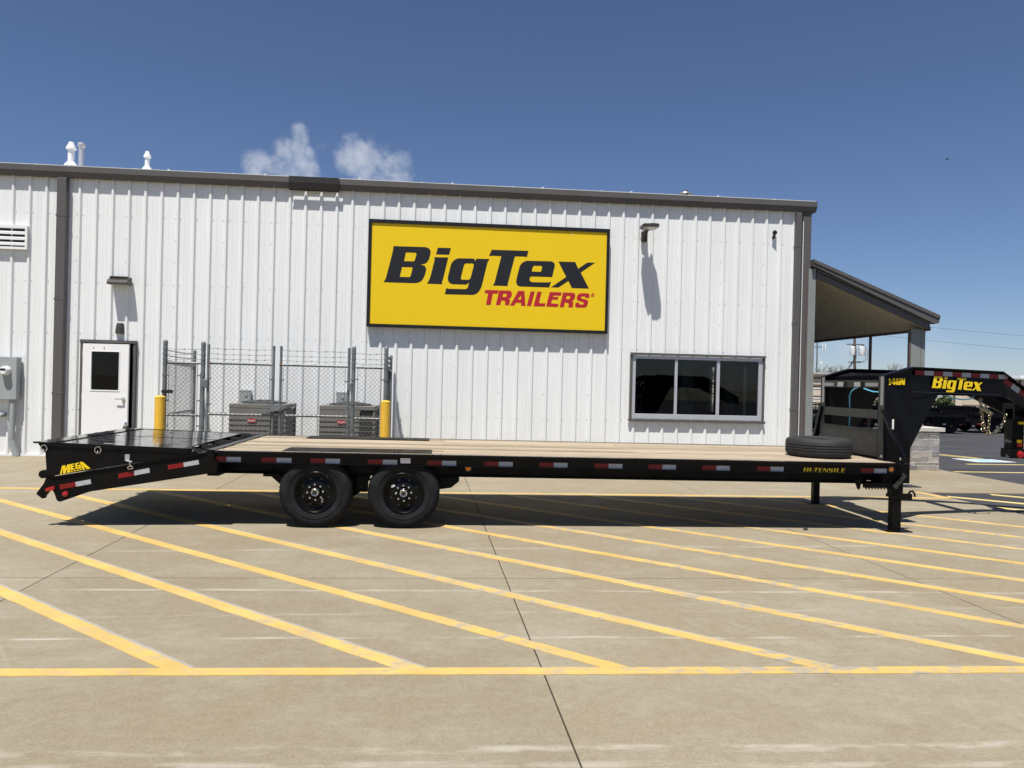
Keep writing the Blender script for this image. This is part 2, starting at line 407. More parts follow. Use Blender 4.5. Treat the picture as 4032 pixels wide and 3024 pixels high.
# ------------------------------------------------------------------ mesh helpers
WLOC = {}
class MB:
    def __init__(s): s.v = []; s.f = []
    def quad_box(s, p):
        b = len(s.v); s.v += [tuple(q) for q in p]
        s.f += [tuple(b+i for i in q) for q in ((0,3,2,1),(4,5,6,7),(0,1,5,4),(1,2,6,5),(2,3,7,6),(3,0,4,7))]
        return s
    def box(s, x0, x1, y0, y1, z0, z1):
        return s.quad_box([(x0,y0,z0),(x1,y0,z0),(x1,y1,z0),(x0,y1,z0),(x0,y0,z1),(x1,y0,z1),(x1,y1,z1),(x0,y1,z1)])
    def bar(s, a, b, w, h, up=(0, 0, 1)):
        a = Vector(a); b = Vector(b); d = (b-a).normalized(); up = Vector(up)
        if abs(d.dot(up)) > .98: up = Vector((0, 1, 0))
        sd = d.cross(up).normalized(); u = sd.cross(d)
        sd = sd*w/2; u = u*h/2
        return s.quad_box([a-sd-u, a+sd-u, b+sd-u, b-sd-u, a-sd+u, a+sd+u, b+sd+u, b-sd+u])
    def prism(s, poly, axis, t0, t1):
        n = len(poly); b = len(s.v)
        for t in (t0, t1):
            for p, q in poly:
                s.v.append({'y': (p, t, q), 'x': (t, p, q), 'z': (p, q, t)}[axis])
        s.f.append(tuple(range(b, b+n))); s.f.append(tuple(range(b+2*n-1, b+n-1, -1)))
        for i in range(n):
            j = (i+1) % n
            s.f.append((b+i, b+j, b+n+j, b+n+i))
        return s
    def tube(s, pts, r, n=8, caps=True):
        pts = [Vector(p) for p in pts]; b = len(s.v); prev = None
        rs = r if isinstance(r, (list, tuple)) else [r]*len(pts)
        for i, p in enumerate(pts):
            d = (pts[min(i+1, len(pts)-1)] - pts[max(i-1, 0)]).normalized()
            if prev is None:
                ref = Vector((0, 0, 1)) if abs(d.z) < .9 else Vector((1, 0, 0))
                prev = d.cross(ref).normalized()
            prev = (prev - d*prev.dot(d)).normalized()
            w = d.cross(prev)
            for k in range(n):
                a = 2*math.pi*k/n
                s.v.append(tuple(p + (prev*math.cos(a) + w*math.sin(a))*rs[i]))
        for i in range(len(pts)-1):
            for k in range(n):
                s.f.append((b+i*n+k, b+i*n+(k+1) % n, b+(i+1)*n+(k+1) % n, b+(i+1)*n+k))
        if caps:
            s.f.append(tuple(b+k for k in range(n-1, -1, -1)))
            s.f.append(tuple(b+(len(pts)-1)*n+k for k in range(n)))
        return s
    def lathe(s, prof, c, axis='z', n=24, sign=1):
        """prof: (radius, height) pairs; closed where the radius is 0"""
        b = len(s.v); c = Vector(c); rows = []
        for r, h in prof:
            if r <= 1e-6:
                rows.append([len(s.v)]); p = {'z': (0, 0, h), 'y': (0, h*sign, 0), 'x': (h*sign, 0, 0)}[axis]; s.v.append(tuple(c+Vector(p)))
                continue
            row = []
            for k in range(n):
                a = 2*math.pi*k/n; ca, sa = r*math.cos(a), r*math.sin(a)
                p = {'z': (ca, sa, h), 'y': (ca, h*sign, sa), 'x': (h*sign, ca, sa)}[axis]
                row.append(len(s.v)); s.v.append(tuple(c+Vector(p)))
            rows.append(row)
        for p, q in zip(rows, rows[1:]):
            for k in range(n):
                j = (k+1) % n
                if len(p) == 1 and len(q) == 1: continue
                if len(p) == 1: s.f.append((p[0], q[k], q[j]))
                elif len(q) == 1: s.f.append((p[k], p[j], q[0]))
                else: s.f.append((p[k], p[j], q[j], q[k]))
        return s
    def torus(s, c, R_, r, ax=(0, 0, 1), n=16, k=6, squash=None):
        ax = Vector(ax).normalized(); ref = Vector((1, 0, 0)) if abs(ax.x) < .9 else Vector((0, 1, 0))
        e1 = ax.cross(ref).normalized(); e2 = ax.cross(e1); b = len(s.v); c = Vector(c)
        for i in range(n):
            a = 2*math.pi*i/n; rad = e1*math.cos(a)*(squash or 1) + e2*math.sin(a)
            nr = (e1*math.cos(a) + e2*math.sin(a))
            for j in range(k):
                q = 2*math.pi*j/k
                s.v.append(tuple(c + rad*R_ + nr*(r*math.cos(q)) + ax*(r*math.sin(q))))
        for i in range(n):
            for j in range(k):
                s.f.append((b+i*k+j, b+((i+1) % n)*k+j, b+((i+1) % n)*k+(j+1) % k, b+i*k+(j+1) % k))
        return s
    def grid_sheet(s, xs, ys, zf, skip=None):
        b = len(s.v)
        for y in ys:
            for x in xs: s.v.append((x, y, zf(x, y)))
        n = len(xs)
        for j in range(len(ys)-1):
            for i in range(n-1):
                if skip and skip((xs[i]+xs[i+1])/2, (ys[j]+ys[j+1])/2): continue
                s.f.append((b+j*n+i, b+j*n+i+1, b+(j+1)*n+i+1, b+(j+1)*n+i))
        return s
    def rot(s, mat, start=0):
        for i in range(start, len(s.v)): s.v[i] = tuple(mat @ Vector(s.v[i]))
        return s
    def build(s, name, mat, parent=None, smooth=False, recalc=True, bevel=0):
        xs = [[p[i] for p in s.v] for i in range(3)]
        c = Vector([(min(a)+max(a))/2 for a in xs])
        me = bpy.data.meshes.new(name)
        me.from_pydata([(p[0]-c.x, p[1]-c.y, p[2]-c.z) for p in s.v], [], s.f)
        if recalc:
            bm = bmesh.new(); bm.from_mesh(me)
            bmesh.ops.recalc_face_normals(bm, faces=bm.faces)
            bm.to_mesh(me); bm.free()
        me.materials.append(MAT[mat] if isinstance(mat, str) else mat)
        if smooth:
            me.shade_smooth(); me.set_sharp_from_angle(angle=R(38))
        me.update()
        o = bpy.data.objects.new(name, me); COL.objects.link(o)
        place(o, c, parent)
        if bevel:
            bv = o.modifiers.new('bevel', 'BEVEL'); bv.width = bevel; bv.segments = 2; bv.limit_method = 'ANGLE'
        return o

def place(o, c, parent):
    c = Vector(c)
    if parent is not None:
        o.parent = parent; o.location = c - WLOC[parent]
    else:
        o.location = c
    WLOC[o] = c

def tag(o, label=None, cat=None, group=None, kind=None):
    if label: o['label'] = label
    if cat: o['category'] = cat
    if group: o['group'] = group
    if kind: o['kind'] = kind
    return o

def thing(name, loc, label, cat, group=None):
    o = bpy.data.objects.new(name, None); COL.objects.link(o); o.empty_display_size = .2
    place(o, loc, None)
    return tag(o, label, cat, group)

def inst(src, c, parent, rz=0, rx=0, ry=0):
    o = src.copy(); COL.objects.link(o)
    o.parent = None; place(o, c, parent)
    if rz or rx or ry: o.rotation_euler = (rx, ry, rz)
    return o

def copy_tree(o, delta, parent=None, **kw):
    """copy of a thing with copies of its parts and sub-parts, moved by delta (world)"""
    c = o.copy(); COL.objects.link(c)
    WLOC[c] = WLOC[o] + Vector(delta)
    if parent is None: c.location = WLOC[c]
    else: c.parent = parent; c.location = WLOC[c] - WLOC[parent]
    for ch in list(o.children): copy_tree(ch, delta, c)
    return c

def letters(name, glyphs, y, t, mat, parent, fx=lambda p: p, post=lambda mb: mb):
    """flat lettering: outlines with holes in the XZ plane, t thick towards -Y"""
    mb = MB()
    for g in glyphs:
        loops = [[Vector((*fx(p), 0)) for p in lp] for lp in g]
        tris = tessellate_polygon(loops)
        pts = [p for lp in loops for p in lp]
        b = len(mb.v)
        mb.v += [(p.x, y-t, p.y) for p in pts]
        for tr in tris: mb.f.append(tuple(b+i for i in tr))
        k = len(mb.v)
        mb.v += [(p.x, y, p.y) for p in pts]
        o = 0
        for lp in loops:
            n = len(lp)
            for i in range(n):
                j = (i+1) % n
                mb.f.append((b+o+i, b+o+j, k+o+j, k+o+i))
            o += n
    return post(mb).build(name, mat, parent)

def font_text(name, body, size, c, mat, parent, shear=0):
    cu = bpy.data.curves.new(name, 'FONT'); cu.body = body; cu.size = size; cu.align_x = 'CENTER'; cu.align_y = 'CENTER'
    cu.extrude = .0008; cu.shear = shear; cu.resolution_u = 2
    o = bpy.data.objects.new(name, cu); COL.objects.link(o)
    dg = bpy.context.evaluated_depsgraph_get(); dg.update()
    me = bpy.data.meshes.new_from_object(o.evaluated_get(dg))
    bpy.data.objects.remove(o)
    me.transform(Matrix.Rotation(R(90), 4, 'X'))
    me.materials.clear(); me.materials.append(MAT[mat])
    ob = bpy.data.objects.new(name, me); COL.objects.link(ob); place(ob, c, parent)
    return ob

D = 14.937            # plane of the wall ribs
PAN = D + 0.030       # flat pan between the ribs
G_BIGTEX = [[[(-1.125,4.282),(-0.491,4.287),(-0.424,4.267),(-0.389,4.222),(-0.386,4.176),(-0.4,4.109),(-0.419,4.042),(-0.448,3.992),(-0.493,3.957),(-0.544,3.945),(-0.596,3.937),(-0.543,3.929),(-0.494,3.911),(-0.469,3.871),(-0.466,3.83),(-0.488,3.737),(-0.512,3.674),(-0.546,3.622),(-0.596,3.584),(-0.657,3.566),(-0.718,3.562),(-1.3,3.561),(-1.271,3.606),(-1.252,3.657),(-1.192,3.91),(-1.137,4.157),(-1.124,4.234)],[(-0.874,4.168),(-0.691,4.169),(-0.667,4.155),(-0.667,4.129),(-0.693,4.026),(-0.703,4.003),(-0.723,3.994),(-0.908,3.992)],[(-0.943,3.875),(-0.756,3.878),(-0.737,3.866),(-0.739,3.84),(-0.767,3.716),(-0.779,3.687),(-0.797,3.678),(-0.984,3.677)]],[[(-0.246,4.285),(0.015,4.288),(-0.018,4.155),(-0.278,4.152)]],[[(-0.31,4.095),(-0.034,4.098),(-0.055,3.999),(-0.119,3.699),(-0.147,3.595),(-0.142,3.562),(-0.443,3.562),(-0.409,3.622),(-0.375,3.72),(-0.32,3.969),(-0.305,4.041)]],[[(0.169,4.09),(0.467,4.097),(0.498,4.077),(0.511,4.042),(0.523,4.096),(0.792,4.099),(0.757,4.046),(0.743,3.989),(0.655,3.583),(0.64,3.531),(0.616,3.478),(0.581,3.425),(0.535,3.388),(0.474,3.37),(-0.086,3.363),(-0.058,3.487),(-0.011,3.475),(0.317,3.478),(0.353,3.49),(0.373,3.521),(0.391,3.62),(0.366,3.588),(0.325,3.571),(0.058,3.57),(0.006,3.59),(-0.025,3.63),(-0.035,3.692),(-0.019,3.775),(0.028,3.977),(0.067,4.03),(0.118,4.073)],[(0.315,3.995),(0.459,3.999),(0.478,3.979),(0.476,3.943),(0.424,3.719),(0.407,3.685),(0.384,3.668),(0.249,3.666),(0.228,3.686),(0.229,3.717),(0.285,3.966)]],[[(0.831,4.287),(1.572,4.295),(1.542,4.166),(1.499,4.178),(1.301,4.173),(1.174,3.633),(1.167,3.572),(0.871,3.572),(0.903,3.628),(1.028,4.168),(0.845,4.17),(0.779,4.158)]],[[(1.546,4.094),(2.037,4.102),(2.093,4.082),(2.117,4.039),(2.112,3.994),(2.067,3.785),(1.631,3.782),(1.612,3.748),(1.608,3.704),(1.634,3.677),(1.679,3.667),(1.991,3.673),(2.047,3.689),(2.011,3.574),(1.414,3.573),(1.363,3.595),(1.34,3.644),(1.342,3.705),(1.404,3.984),(1.436,4.029),(1.479,4.07)],[(1.687,4),(1.838,4.004),(1.858,3.984),(1.856,3.962),(1.835,3.881),(1.649,3.882),(1.666,3.966)]],[[(2.188,4.103),(2.531,4.107),(2.596,3.974),(2.779,4.105),(2.939,4.109),(2.649,3.898),(2.826,3.579),(2.476,3.577),(2.4,3.719),(2.201,3.579),(2.05,3.578),(2.353,3.798)]]]
G_TRAILERS = [[[(0.719,3.475),(0.991,3.48),(0.974,3.41),(0.875,3.412),(0.836,3.18),(0.742,3.18),(0.781,3.411),(0.709,3.415)]],[[(1,3.477),(1.205,3.481),(1.244,3.464),(1.26,3.426),(1.252,3.37),(1.231,3.331),(1.198,3.315),(1.221,3.292),(1.222,3.259),(1.21,3.187),(1.124,3.187),(1.127,3.261),(1.11,3.275),(1.05,3.275),(1.03,3.183),(0.941,3.183)],[(1.085,3.414),(1.146,3.416),(1.157,3.4),(1.147,3.361),(1.131,3.35),(1.073,3.348)]],[[(1.388,3.483),(1.511,3.482),(1.54,3.183),(1.451,3.184),(1.447,3.244),(1.344,3.244),(1.312,3.182),(1.227,3.182)],[(1.44,3.393),(1.448,3.308),(1.381,3.308)]],[[(1.636,3.481),(1.722,3.481),(1.652,3.185),(1.566,3.185)]],[[(1.773,3.48),(1.862,3.481),(1.812,3.248),(1.946,3.248),(1.931,3.185),(1.702,3.184)]],[[(2.024,3.48),(2.268,3.483),(2.253,3.416),(2.106,3.414),(2.097,3.386),(2.206,3.387),(2.188,3.33),(2.078,3.33),(2.058,3.252),(2.213,3.248),(2.196,3.183),(1.959,3.184)]],[[(2.299,3.482),(2.49,3.483),(2.535,3.47),(2.55,3.437),(2.543,3.381),(2.516,3.336),(2.483,3.322),(2.511,3.297),(2.512,3.264),(2.5,3.182),(2.413,3.182),(2.417,3.26),(2.399,3.276),(2.338,3.277),(2.32,3.181),(2.233,3.182)],[(2.373,3.415),(2.435,3.417),(2.447,3.4),(2.437,3.364),(2.42,3.349),(2.36,3.35)]],[[(2.659,3.48),(2.8,3.482),(2.834,3.47),(2.843,3.442),(2.836,3.389),(2.749,3.389),(2.753,3.417),(2.678,3.416),(2.67,3.386),(2.684,3.37),(2.786,3.351),(2.815,3.33),(2.813,3.279),(2.795,3.223),(2.757,3.19),(2.587,3.186),(2.553,3.204),(2.55,3.231),(2.56,3.284),(2.636,3.284),(2.633,3.251),(2.721,3.251),(2.729,3.282),(2.714,3.298),(2.606,3.328),(2.581,3.355),(2.582,3.394),(2.603,3.45)]]]
G_REGMARK = [[[(2.896,3.488),(2.932,3.488),(2.947,3.474),(2.942,3.442),(2.926,3.415),(2.89,3.41),(2.87,3.426),(2.876,3.46)],[(2.9,3.48),(2.927,3.479),(2.937,3.47),(2.933,3.445),(2.92,3.422),(2.894,3.419),(2.881,3.43),(2.886,3.457)]],[[(2.897,3.468),(2.921,3.468),(2.924,3.453),(2.913,3.446),(2.918,3.43),(2.909,3.43),(2.903,3.444),(2.898,3.429),(2.89,3.429)]]]
G_MEGA = [[[(-3.982,0.646),(-3.95,0.652),(-3.944,0.618),(-3.931,0.658),(-3.902,0.663),(-3.898,0.579),(-3.931,0.571),(-3.926,0.634),(-3.947,0.564),(-3.969,0.562),(-3.974,0.633),(-3.983,0.557),(-4.001,0.555)]],[[(-3.899,0.665),(-3.86,0.672),(-3.86,0.663),(-3.881,0.658),(-3.879,0.648),(-3.857,0.649),(-3.858,0.64),(-3.877,0.634),(-3.875,0.618),(-3.849,0.622),(-3.848,0.611),(-3.895,0.601)]],[[(-3.853,0.67),(-3.849,0.675),(-3.813,0.683),(-3.811,0.673),(-3.835,0.667),(-3.827,0.63),(-3.814,0.632),(-3.818,0.647),(-3.829,0.646),(-3.831,0.654),(-3.802,0.662),(-3.788,0.623),(-3.838,0.614),(-3.845,0.62)]],[[(-3.807,0.686),(-3.801,0.689),(-3.779,0.69),(-3.697,0.622),(-3.737,0.613),(-3.754,0.636),(-3.767,0.632),(-3.752,0.608),(-3.772,0.605)],[(-3.787,0.666),(-3.771,0.651),(-3.779,0.649)]],[[(-3.892,0.596),(-3.876,0.599),(-3.874,0.593),(-3.877,0.588),(-3.871,0.582),(-3.876,0.581),(-3.883,0.585),(-3.885,0.58),(-3.892,0.579)],[(-3.886,0.593),(-3.88,0.594),(-3.88,0.591),(-3.886,0.59)]],[[(-3.858,0.602),(-3.851,0.604),(-3.842,0.591),(-3.849,0.589),(-3.852,0.592),(-3.859,0.59),(-3.861,0.586),(-3.866,0.585)]],[[(-3.837,0.606),(-3.831,0.607),(-3.825,0.602),(-3.818,0.609),(-3.811,0.611),(-3.808,0.598),(-3.813,0.596),(-3.815,0.604),(-3.822,0.596),(-3.828,0.595),(-3.832,0.601),(-3.831,0.594),(-3.836,0.592)]],[[(-3.803,0.613),(-3.787,0.617),(-3.783,0.615),(-3.783,0.608),(-3.797,0.604),(-3.796,0.6),(-3.802,0.598)],[(-3.797,0.611),(-3.789,0.613),(-3.789,0.61),(-3.797,0.608)]]]
G_HITENSILE = [[[(4.076,0.741),(4.096,0.741),(4.086,0.694),(4.068,0.693)]],[[(4.114,0.741),(4.133,0.74),(4.122,0.694),(4.104,0.693)]],[[(4.091,0.72),(4.111,0.719),(4.11,0.716),(4.09,0.717)]],[[(4.146,0.741),(4.164,0.741),(4.153,0.694),(4.135,0.694)]],[[(4.168,0.713),(4.189,0.713),(4.193,0.708),(4.163,0.708)]],[[(4.199,0.741),(4.247,0.74),(4.244,0.734),(4.23,0.735),(4.219,0.694),(4.204,0.694),(4.211,0.734),(4.196,0.736)]],[[(4.256,0.739),(4.298,0.738),(4.296,0.735),(4.272,0.735),(4.269,0.719),(4.294,0.718),(4.293,0.714),(4.268,0.715),(4.264,0.697),(4.289,0.696),(4.287,0.693),(4.246,0.694)]],[[(4.311,0.739),(4.33,0.738),(4.345,0.703),(4.358,0.738),(4.365,0.738),(4.355,0.694),(4.332,0.694),(4.319,0.727),(4.305,0.694),(4.299,0.694)]],[[(4.378,0.738),(4.425,0.737),(4.422,0.732),(4.39,0.733),(4.389,0.724),(4.414,0.723),(4.419,0.717),(4.415,0.698),(4.404,0.692),(4.365,0.693),(4.367,0.697),(4.395,0.698),(4.396,0.711),(4.371,0.712),(4.371,0.721)]],[[(4.436,0.739),(4.455,0.739),(4.444,0.693),(4.426,0.694)]],[[(4.469,0.739),(4.487,0.739),(4.478,0.698),(4.507,0.697),(4.506,0.693),(4.459,0.693)]],[[(4.525,0.74),(4.572,0.739),(4.569,0.734),(4.542,0.734),(4.54,0.72),(4.565,0.719),(4.564,0.715),(4.538,0.715),(4.534,0.698),(4.561,0.697),(4.559,0.693),(4.515,0.693)]]]
G_MODEL = [[[(5.45,1.796),(5.455,1.796),(5.455,1.747),(5.46,1.715),(5.434,1.714),(5.436,1.741),(5.438,1.772),(5.432,1.77),(5.427,1.773),(5.425,1.783),(5.439,1.792)]],[[(5.489,1.797),(5.512,1.798),(5.513,1.768),(5.516,1.757),(5.524,1.755),(5.523,1.736),(5.515,1.733),(5.517,1.717),(5.494,1.717),(5.495,1.734),(5.46,1.733),(5.461,1.747)],[(5.492,1.778),(5.495,1.759),(5.473,1.755)]],[[(5.529,1.798),(5.577,1.798),(5.578,1.784),(5.547,1.783),(5.548,1.733),(5.56,1.732),(5.56,1.754),(5.549,1.755),(5.549,1.766),(5.58,1.767),(5.581,1.719),(5.533,1.718),(5.528,1.724),(5.525,1.785)]],[[(5.582,1.798),(5.609,1.8),(5.627,1.745),(5.627,1.802),(5.64,1.802),(5.641,1.72),(5.614,1.719),(5.594,1.77),(5.597,1.72),(5.585,1.719)]]]
# ------------------------------------------------------------------ ground
gb = MB(); gb.v = [(-700,-500,-.06),(900,-500,-.06),(900,900,-.06),(-700,900,-.06)]; gb.f = [(0,1,2,3)]
tag(gb.build('ground', 'soil'), kind='structure')
jb = MB(); jb.v = [(-26,-16,-.035),(10.52,-16,-.035),(10.52,14.95,-.035),(-26,14.95,-.035)]; jb.f = [(0,1,2,3)]
tag(jb.build('sealant_bed', 'joint'), kind='structure')
lot = MB()
for x0, x1, y0, y1 in ((7.885, 130, -60, 11.44), (10.515, 130, 11.44, 70), (-40, 10.515, 40.2, 70)):
    k = len(lot.v); lot.v += [(x0,y0,-.012),(x1,y0,-.012),(x1,y1,-.012),(x0,y1,-.012)]; lot.f.append((k,k+1,k+2,k+3))
LOT = tag(lot.build('parking_lot', 'asphalt'), kind='structure')

PAVE = bpy.data.objects.new('concrete_pavement', None); COL.objects.link(PAVE); place(PAVE, (0, 3, 0), None)
tag(PAVE, kind='structure')
def jx(x0, y): return x0 - .028*(y-7) if x0 < 7 else x0
XJ = [-25.0, -17.7, -14.1, -10.45, -6.8, -3.14, .50, 4.05, 7.87]
YJ = [-15.5, -8.5, -4.86, -1.2, 2.46, 6.125, 14.93]
G = .0045
for j in range(len(YJ)-1):
    for i in range(len(XJ)-1):
        y0, y1 = YJ[j]+(.006 if j else 0), YJ[j+1]-(.006 if j < len(YJ)-2 else 0)
        a, b = XJ[i], XJ[i+1]
        gr = G if b < 7 else 0
        poly = [(jx(a,y0)+G, y0), (jx(b,y0)-gr, y0), (jx(b,y1)-gr, y1), (jx(a,y1)+G, y1)]
        MB().prism(poly, 'z', -.1, 0).build('slab', 'concrete', PAVE)
MB().prism([(7.876,11.455),(10.50,11.455),(10.50,14.93),(7.876,14.93)], 'z', -.1, 0).build('slab', 'concrete', PAVE)
MB().prism([(7.876,14.935),(10.50,14.935),(10.50,40),(7.876,40)], 'z', -.1, 0).build('slab', 'concrete', PAVE)

def sheet(name, poly, z, mat, parent=PAVE):
    lo = -.004 if z > 0 else -.02
    return MB().prism(poly, 'z', lo, z).build(name, mat, parent)
# hatched bay: two long lines joined by slanting stripes
YF, YB = 4.20, 10.69
def yf(x): return 4.195 - .0245*(x+2.3)*.75
SL = -1.171
XS = [-9.85, -8.6, -7.37, -6.10, -4.85, -3.69, -2.48, -1.10, .16, 1.33, 2.58, 3.80, 5.03, 6.24, 7.5]
for k, x8 in enumerate(XS):
    y1 = YB + .02
    y0 = 4.26
    for it in range(3):
        xe = x8 + SL*(y0-8.2); y0 = yf(min(xe, 7.7)) + .055
    if x8 + SL*(y0-8.2) > 7.75: y0 = 8.2 + (7.75-x8)/SL
    h = .084
    A, B = x8 + SL*(y1-8.2), x8 + SL*(y0-8.2)
    ns = max(8, int((y1-y0)/.09)); ew = []; we = []
    for q in range(ns+1):
        f = q/ns; yy = y1+(y0-y1)*f; xx = A+(B-A)*f + (rnd.uniform(-.003,.003) if 0 < q < ns else 0)
        we.append((xx-h*rnd.uniform(.94,1.05), yy)); ew.append((xx+h*rnd.uniform(.94,1.05), yy))
    sheet('bay_stripe', we[::-1] + ew, .003, 'yellow_line')
    if k % 3 != 2 and k > 1:
        sheet('faded_stripe', [(p+.012, q+.006) for p, q in we[::-1]] + [(p+.022, q+.012) for p, q in ew], .0015, 'old_line')
xs_l = [-12+.15*i for i in range(133)]
sheet('bay_line', [(x, yf(x)-.049+rnd.uniform(-.004,.003)) for x in xs_l] + [(x, yf(x)+.049+rnd.uniform(-.003,.004)) for x in xs_l[::-1]], .005, 'yellow_line')
sheet('bay_line', [(-12,YB+.02),(7.75,YB+.075),(7.75,YB+.185),(-12,YB+.125)], .005, 'yellow_line')
sheet('bay_line', [(7.60,11.44),(7.74,11.44),(7.845,10.86),(7.70,10.72)], .0065, 'yellow_line')
for x, y, L_ in ((7.92,11.07,3.0),(8.86,11.34,3.2),(7.96,10.03,2.6),(7.93,8.95,2.6)):
    dx, dy = L_*.76, -L_*.65
    sheet('lot_stripe', [(x,y-.06),(x+dx,y+dy-.06),(x+dx+.05,y+dy+.07),(x+.05,y+.07)], -.006, 'pale_line', LOT)
for x0, y0, x1, y1 in ((13.20,18.80,13.62,17.7),(12.95,18.75,13.4,17.6)):
    sheet('lot_stripe', [(x0-.05,y0),(x1-.05,y1),(x1+.05,y1),(x0+.05,y0)], -.006, 'pale_line', LOT)
sheet('lot_stripe', [(12.1,16.18),(24,16.4),(24,16.5),(12.1,16.28)], -.006, 'pale_line', LOT)
sheet('lot_stripe', [(10.62,14.56),(24,14.5),(24,14.6),(10.62,14.66)], -.006, 'pale_line', LOT)
bq = [(12.69,17.57),(13.70,17.48),(13.86,16.85),(12.77,16.76)]
sheet('lot_marking', bq, -.006, 'white_line', LOT)
cx, cy = sum(p[0] for p in bq)/4, sum(p[1] for p in bq)/4
sheet('lot_marking', [(cx+(x-cx)*.68, cy+(y-cy)*.72) for x, y in bq], -.003, 'blue_line', LOT)

# ------------------------------------------------------------------ metal building
BLD = thing('metal_building', (0, 20, 0), 'long white ribbed metal building with charcoal gutter and downspouts', 'building')
RX0, RP = -7.134, .3048
PROF = [(-.0425,0),(-.016,-.035),(.016,-.035),(.0425,0),(.098,0),(.106,-.0022),(.126,-.0022),(.134,0),(.170,0),(.178,-.0022),(.198,-.0022),(.206,0)]
def prof_pts(xa, xb):
    k0 = int(math.floor((xa-RX0)/RP))-1; k1 = int(math.ceil((xb-RX0)/RP))+1
    allp = [(RX0+RP*k+x, y) for k in range(k0, k1+1) for x, y in PROF]
    def yat(x):
        for (x0, y0), (x1, y1) in zip(allp, allp[1:]):
            if x0 <= x <= x1: return y0+(y1-y0)*(x-x0)/max(1e-9, x1-x0)
        return 0
    return [(xa, yat(xa))] + [p for p in allp if xa+1e-4 < p[0] < xb-1e-4] + [(xb, yat(xb))]
def ribbed(mb, xa, xb, za, zb, dy=0):
    pp = prof_pts(xa, xb); b = len(mb.v)
    for x, y in pp: mb.v += [(x, PAN+y+dy, za), (x, PAN+y+dy, zb)]
    for i in range(len(pp)-1): mb.f.append((b+2*i, b+2*i+2, b+2*i+3, b+2*i+1))
ZT, ZB = 5.36, .035
OPEN = [(-6.985, -6.045, -1, 2.225), (3.785, 6.575, .955, 2.255)]
XL, XR = -16.2, 7.345
k0 = int((XL-RX0)/(3*RP))-1
for k in range(k0, 20):
    a = max(XL, RX0+3*RP*k+.03); b = min(XR, RX0+3*RP*(k+1)+.03)
    if b-a < .02: continue
    mb = MB(); cuts = sorted({a, b} | {x for o in OPEN for x in o[:2] if a < x < b})
    dy = rnd.uniform(-.0012, .0012)
    for xa, xb in zip(cuts, cuts[1:]):
        xm = (xa+xb)/2; hit = [o for o in OPEN if o[0] < xm < o[1]]
        if hit:
            o = hit[0]
            if o[2] > ZB: ribbed(mb, xa, xb, ZB, o[2], dy)
            ribbed(mb, xa, xb, o[3], ZT, dy)
        else: ribbed(mb, xa, xb, ZB, ZT, dy)
    mb.build('wall_panel', 'white_panel', BLD, recalc=False)
sc = MB()
def screw(x, z, y=PAN):
    if any(o[0]-.05 < x < o[1]+.05 and o[2]-.08 < z < o[3]+.08 for o in OPEN): return
    b = len(sc.v); n = 6
    for k in range(n):
        q = 2*math.pi*k/n
        sc.v.append((x+.0095*math.cos(q), y, z+.0095*math.sin(q)))
    for k in range(n):
        q = 2*math.pi*k/n
        sc.v.append((x+.006*math.cos(q), y-.007, z+.006*math.sin(q)))
    sc.f.append(tuple(range(b+n, b+2*n)))
    for k in range(n): sc.f.append((b+k, b+(k+1) % n, b+n+(k+1) % n, b+n+k))
for i in range(-29, 48):
    x = RX0+RP*i
    if x > XR-.1 or x < XL: continue
    for z in (4.672, 3.370, 2.379, .907, .09):
        screw(x+.056, z+rnd.uniform(-.006,.006))
        if i % 3 == 0: screw(x-.056, z+rnd.uniform(-.006,.006))
    if i % 3 == 0:
        for z in (4.24, 3.80, 2.94, 1.9, 1.42, .5): screw(x-.05, z+rnd.uniform(-.01,.01))
tag(sc.build('panel_screws', 'screw', BLD), kind='stuff')
MB().box(XL, XR, PAN-.036, PAN+.02, 0, .033).build('base_flashing', 'white_paint', BLD)
# eave gutter with one darker replaced length
GP = [(D-.05,5.35),(D-.066,5.35),(D-.110,5.453),(D-.110,5.561),(D-.102,5.561),(D-.102,5.47),(D-.06,5.37),(D-.05,5.37)]
def gutter(name, x0, x1, mat, off=0, dz=0):
    return MB().prism([(y-off, z+dz) for y, z in GP], 'x', x0, x1).build(name, mat, BLD)
gutter('gutter', XL, -3.175, 'trim'); gutter('gutter', -2.205, 7.60, 'trim')
MB().prism([(D-.09,5.30),(D-.115,5.325),(D-.140,5.45),(D-.140,5.568),(D-.130,5.568),(D-.130,5.45),(D-.107,5.34),(D-.09,5.315)], 'x', -3.174, -2.206).build('gutter_patch', 'trim_dark', BLD)
MB().prism([(D-.05,5.35),(D-.110,5.453),(D-.110,5.561),(D+.3,5.60),(D+.3,5.35)], 'x', 7.60, 7.612).build('gutter_end_cap', 'trim', BLD)
# roof with standing ribs; its thin edge shows above the gutter
rf = MB()
def zr(y): return 5.568 + .05*(min(y, 27)-14.85) - .05*max(0, y-27)
for x0, x1 in ((XL, -3.18), (-3.178, -2.2), (-2.198, 7.58)):
    rf.quad_box([(x0,14.835,5.560),(x1,14.835,5.560),(x1,27,zr(27)-.02),(x0,27,zr(27)-.02),(x0,14.835,5.574),(x1,14.835,5.574),(x1,27,zr(27)),(x0,27,zr(27))])
rf.quad_box([(XL,27.001,zr(27)-.02),(7.58,27.001,zr(27)-.02),(7.58,40,zr(40)-.02),(XL,40,zr(40)-.02),(XL,27.001,zr(27)),(7.58,27.001,zr(27)),(7.58,40,zr(40)),(XL,40,zr(40))])
rf.build('roof', 'roof', BLD)
cl = MB()
for i in range(0, 38):
    x = XL+.35+i*.61
    if x > 7.4: break
    cl.box(x-.02, x+.02, 14.9, 16.2, 5.575, 5.583+.0135*(i % 3))
tag(cl.build('roof_clips', 'roof', BLD), kind='stuff')
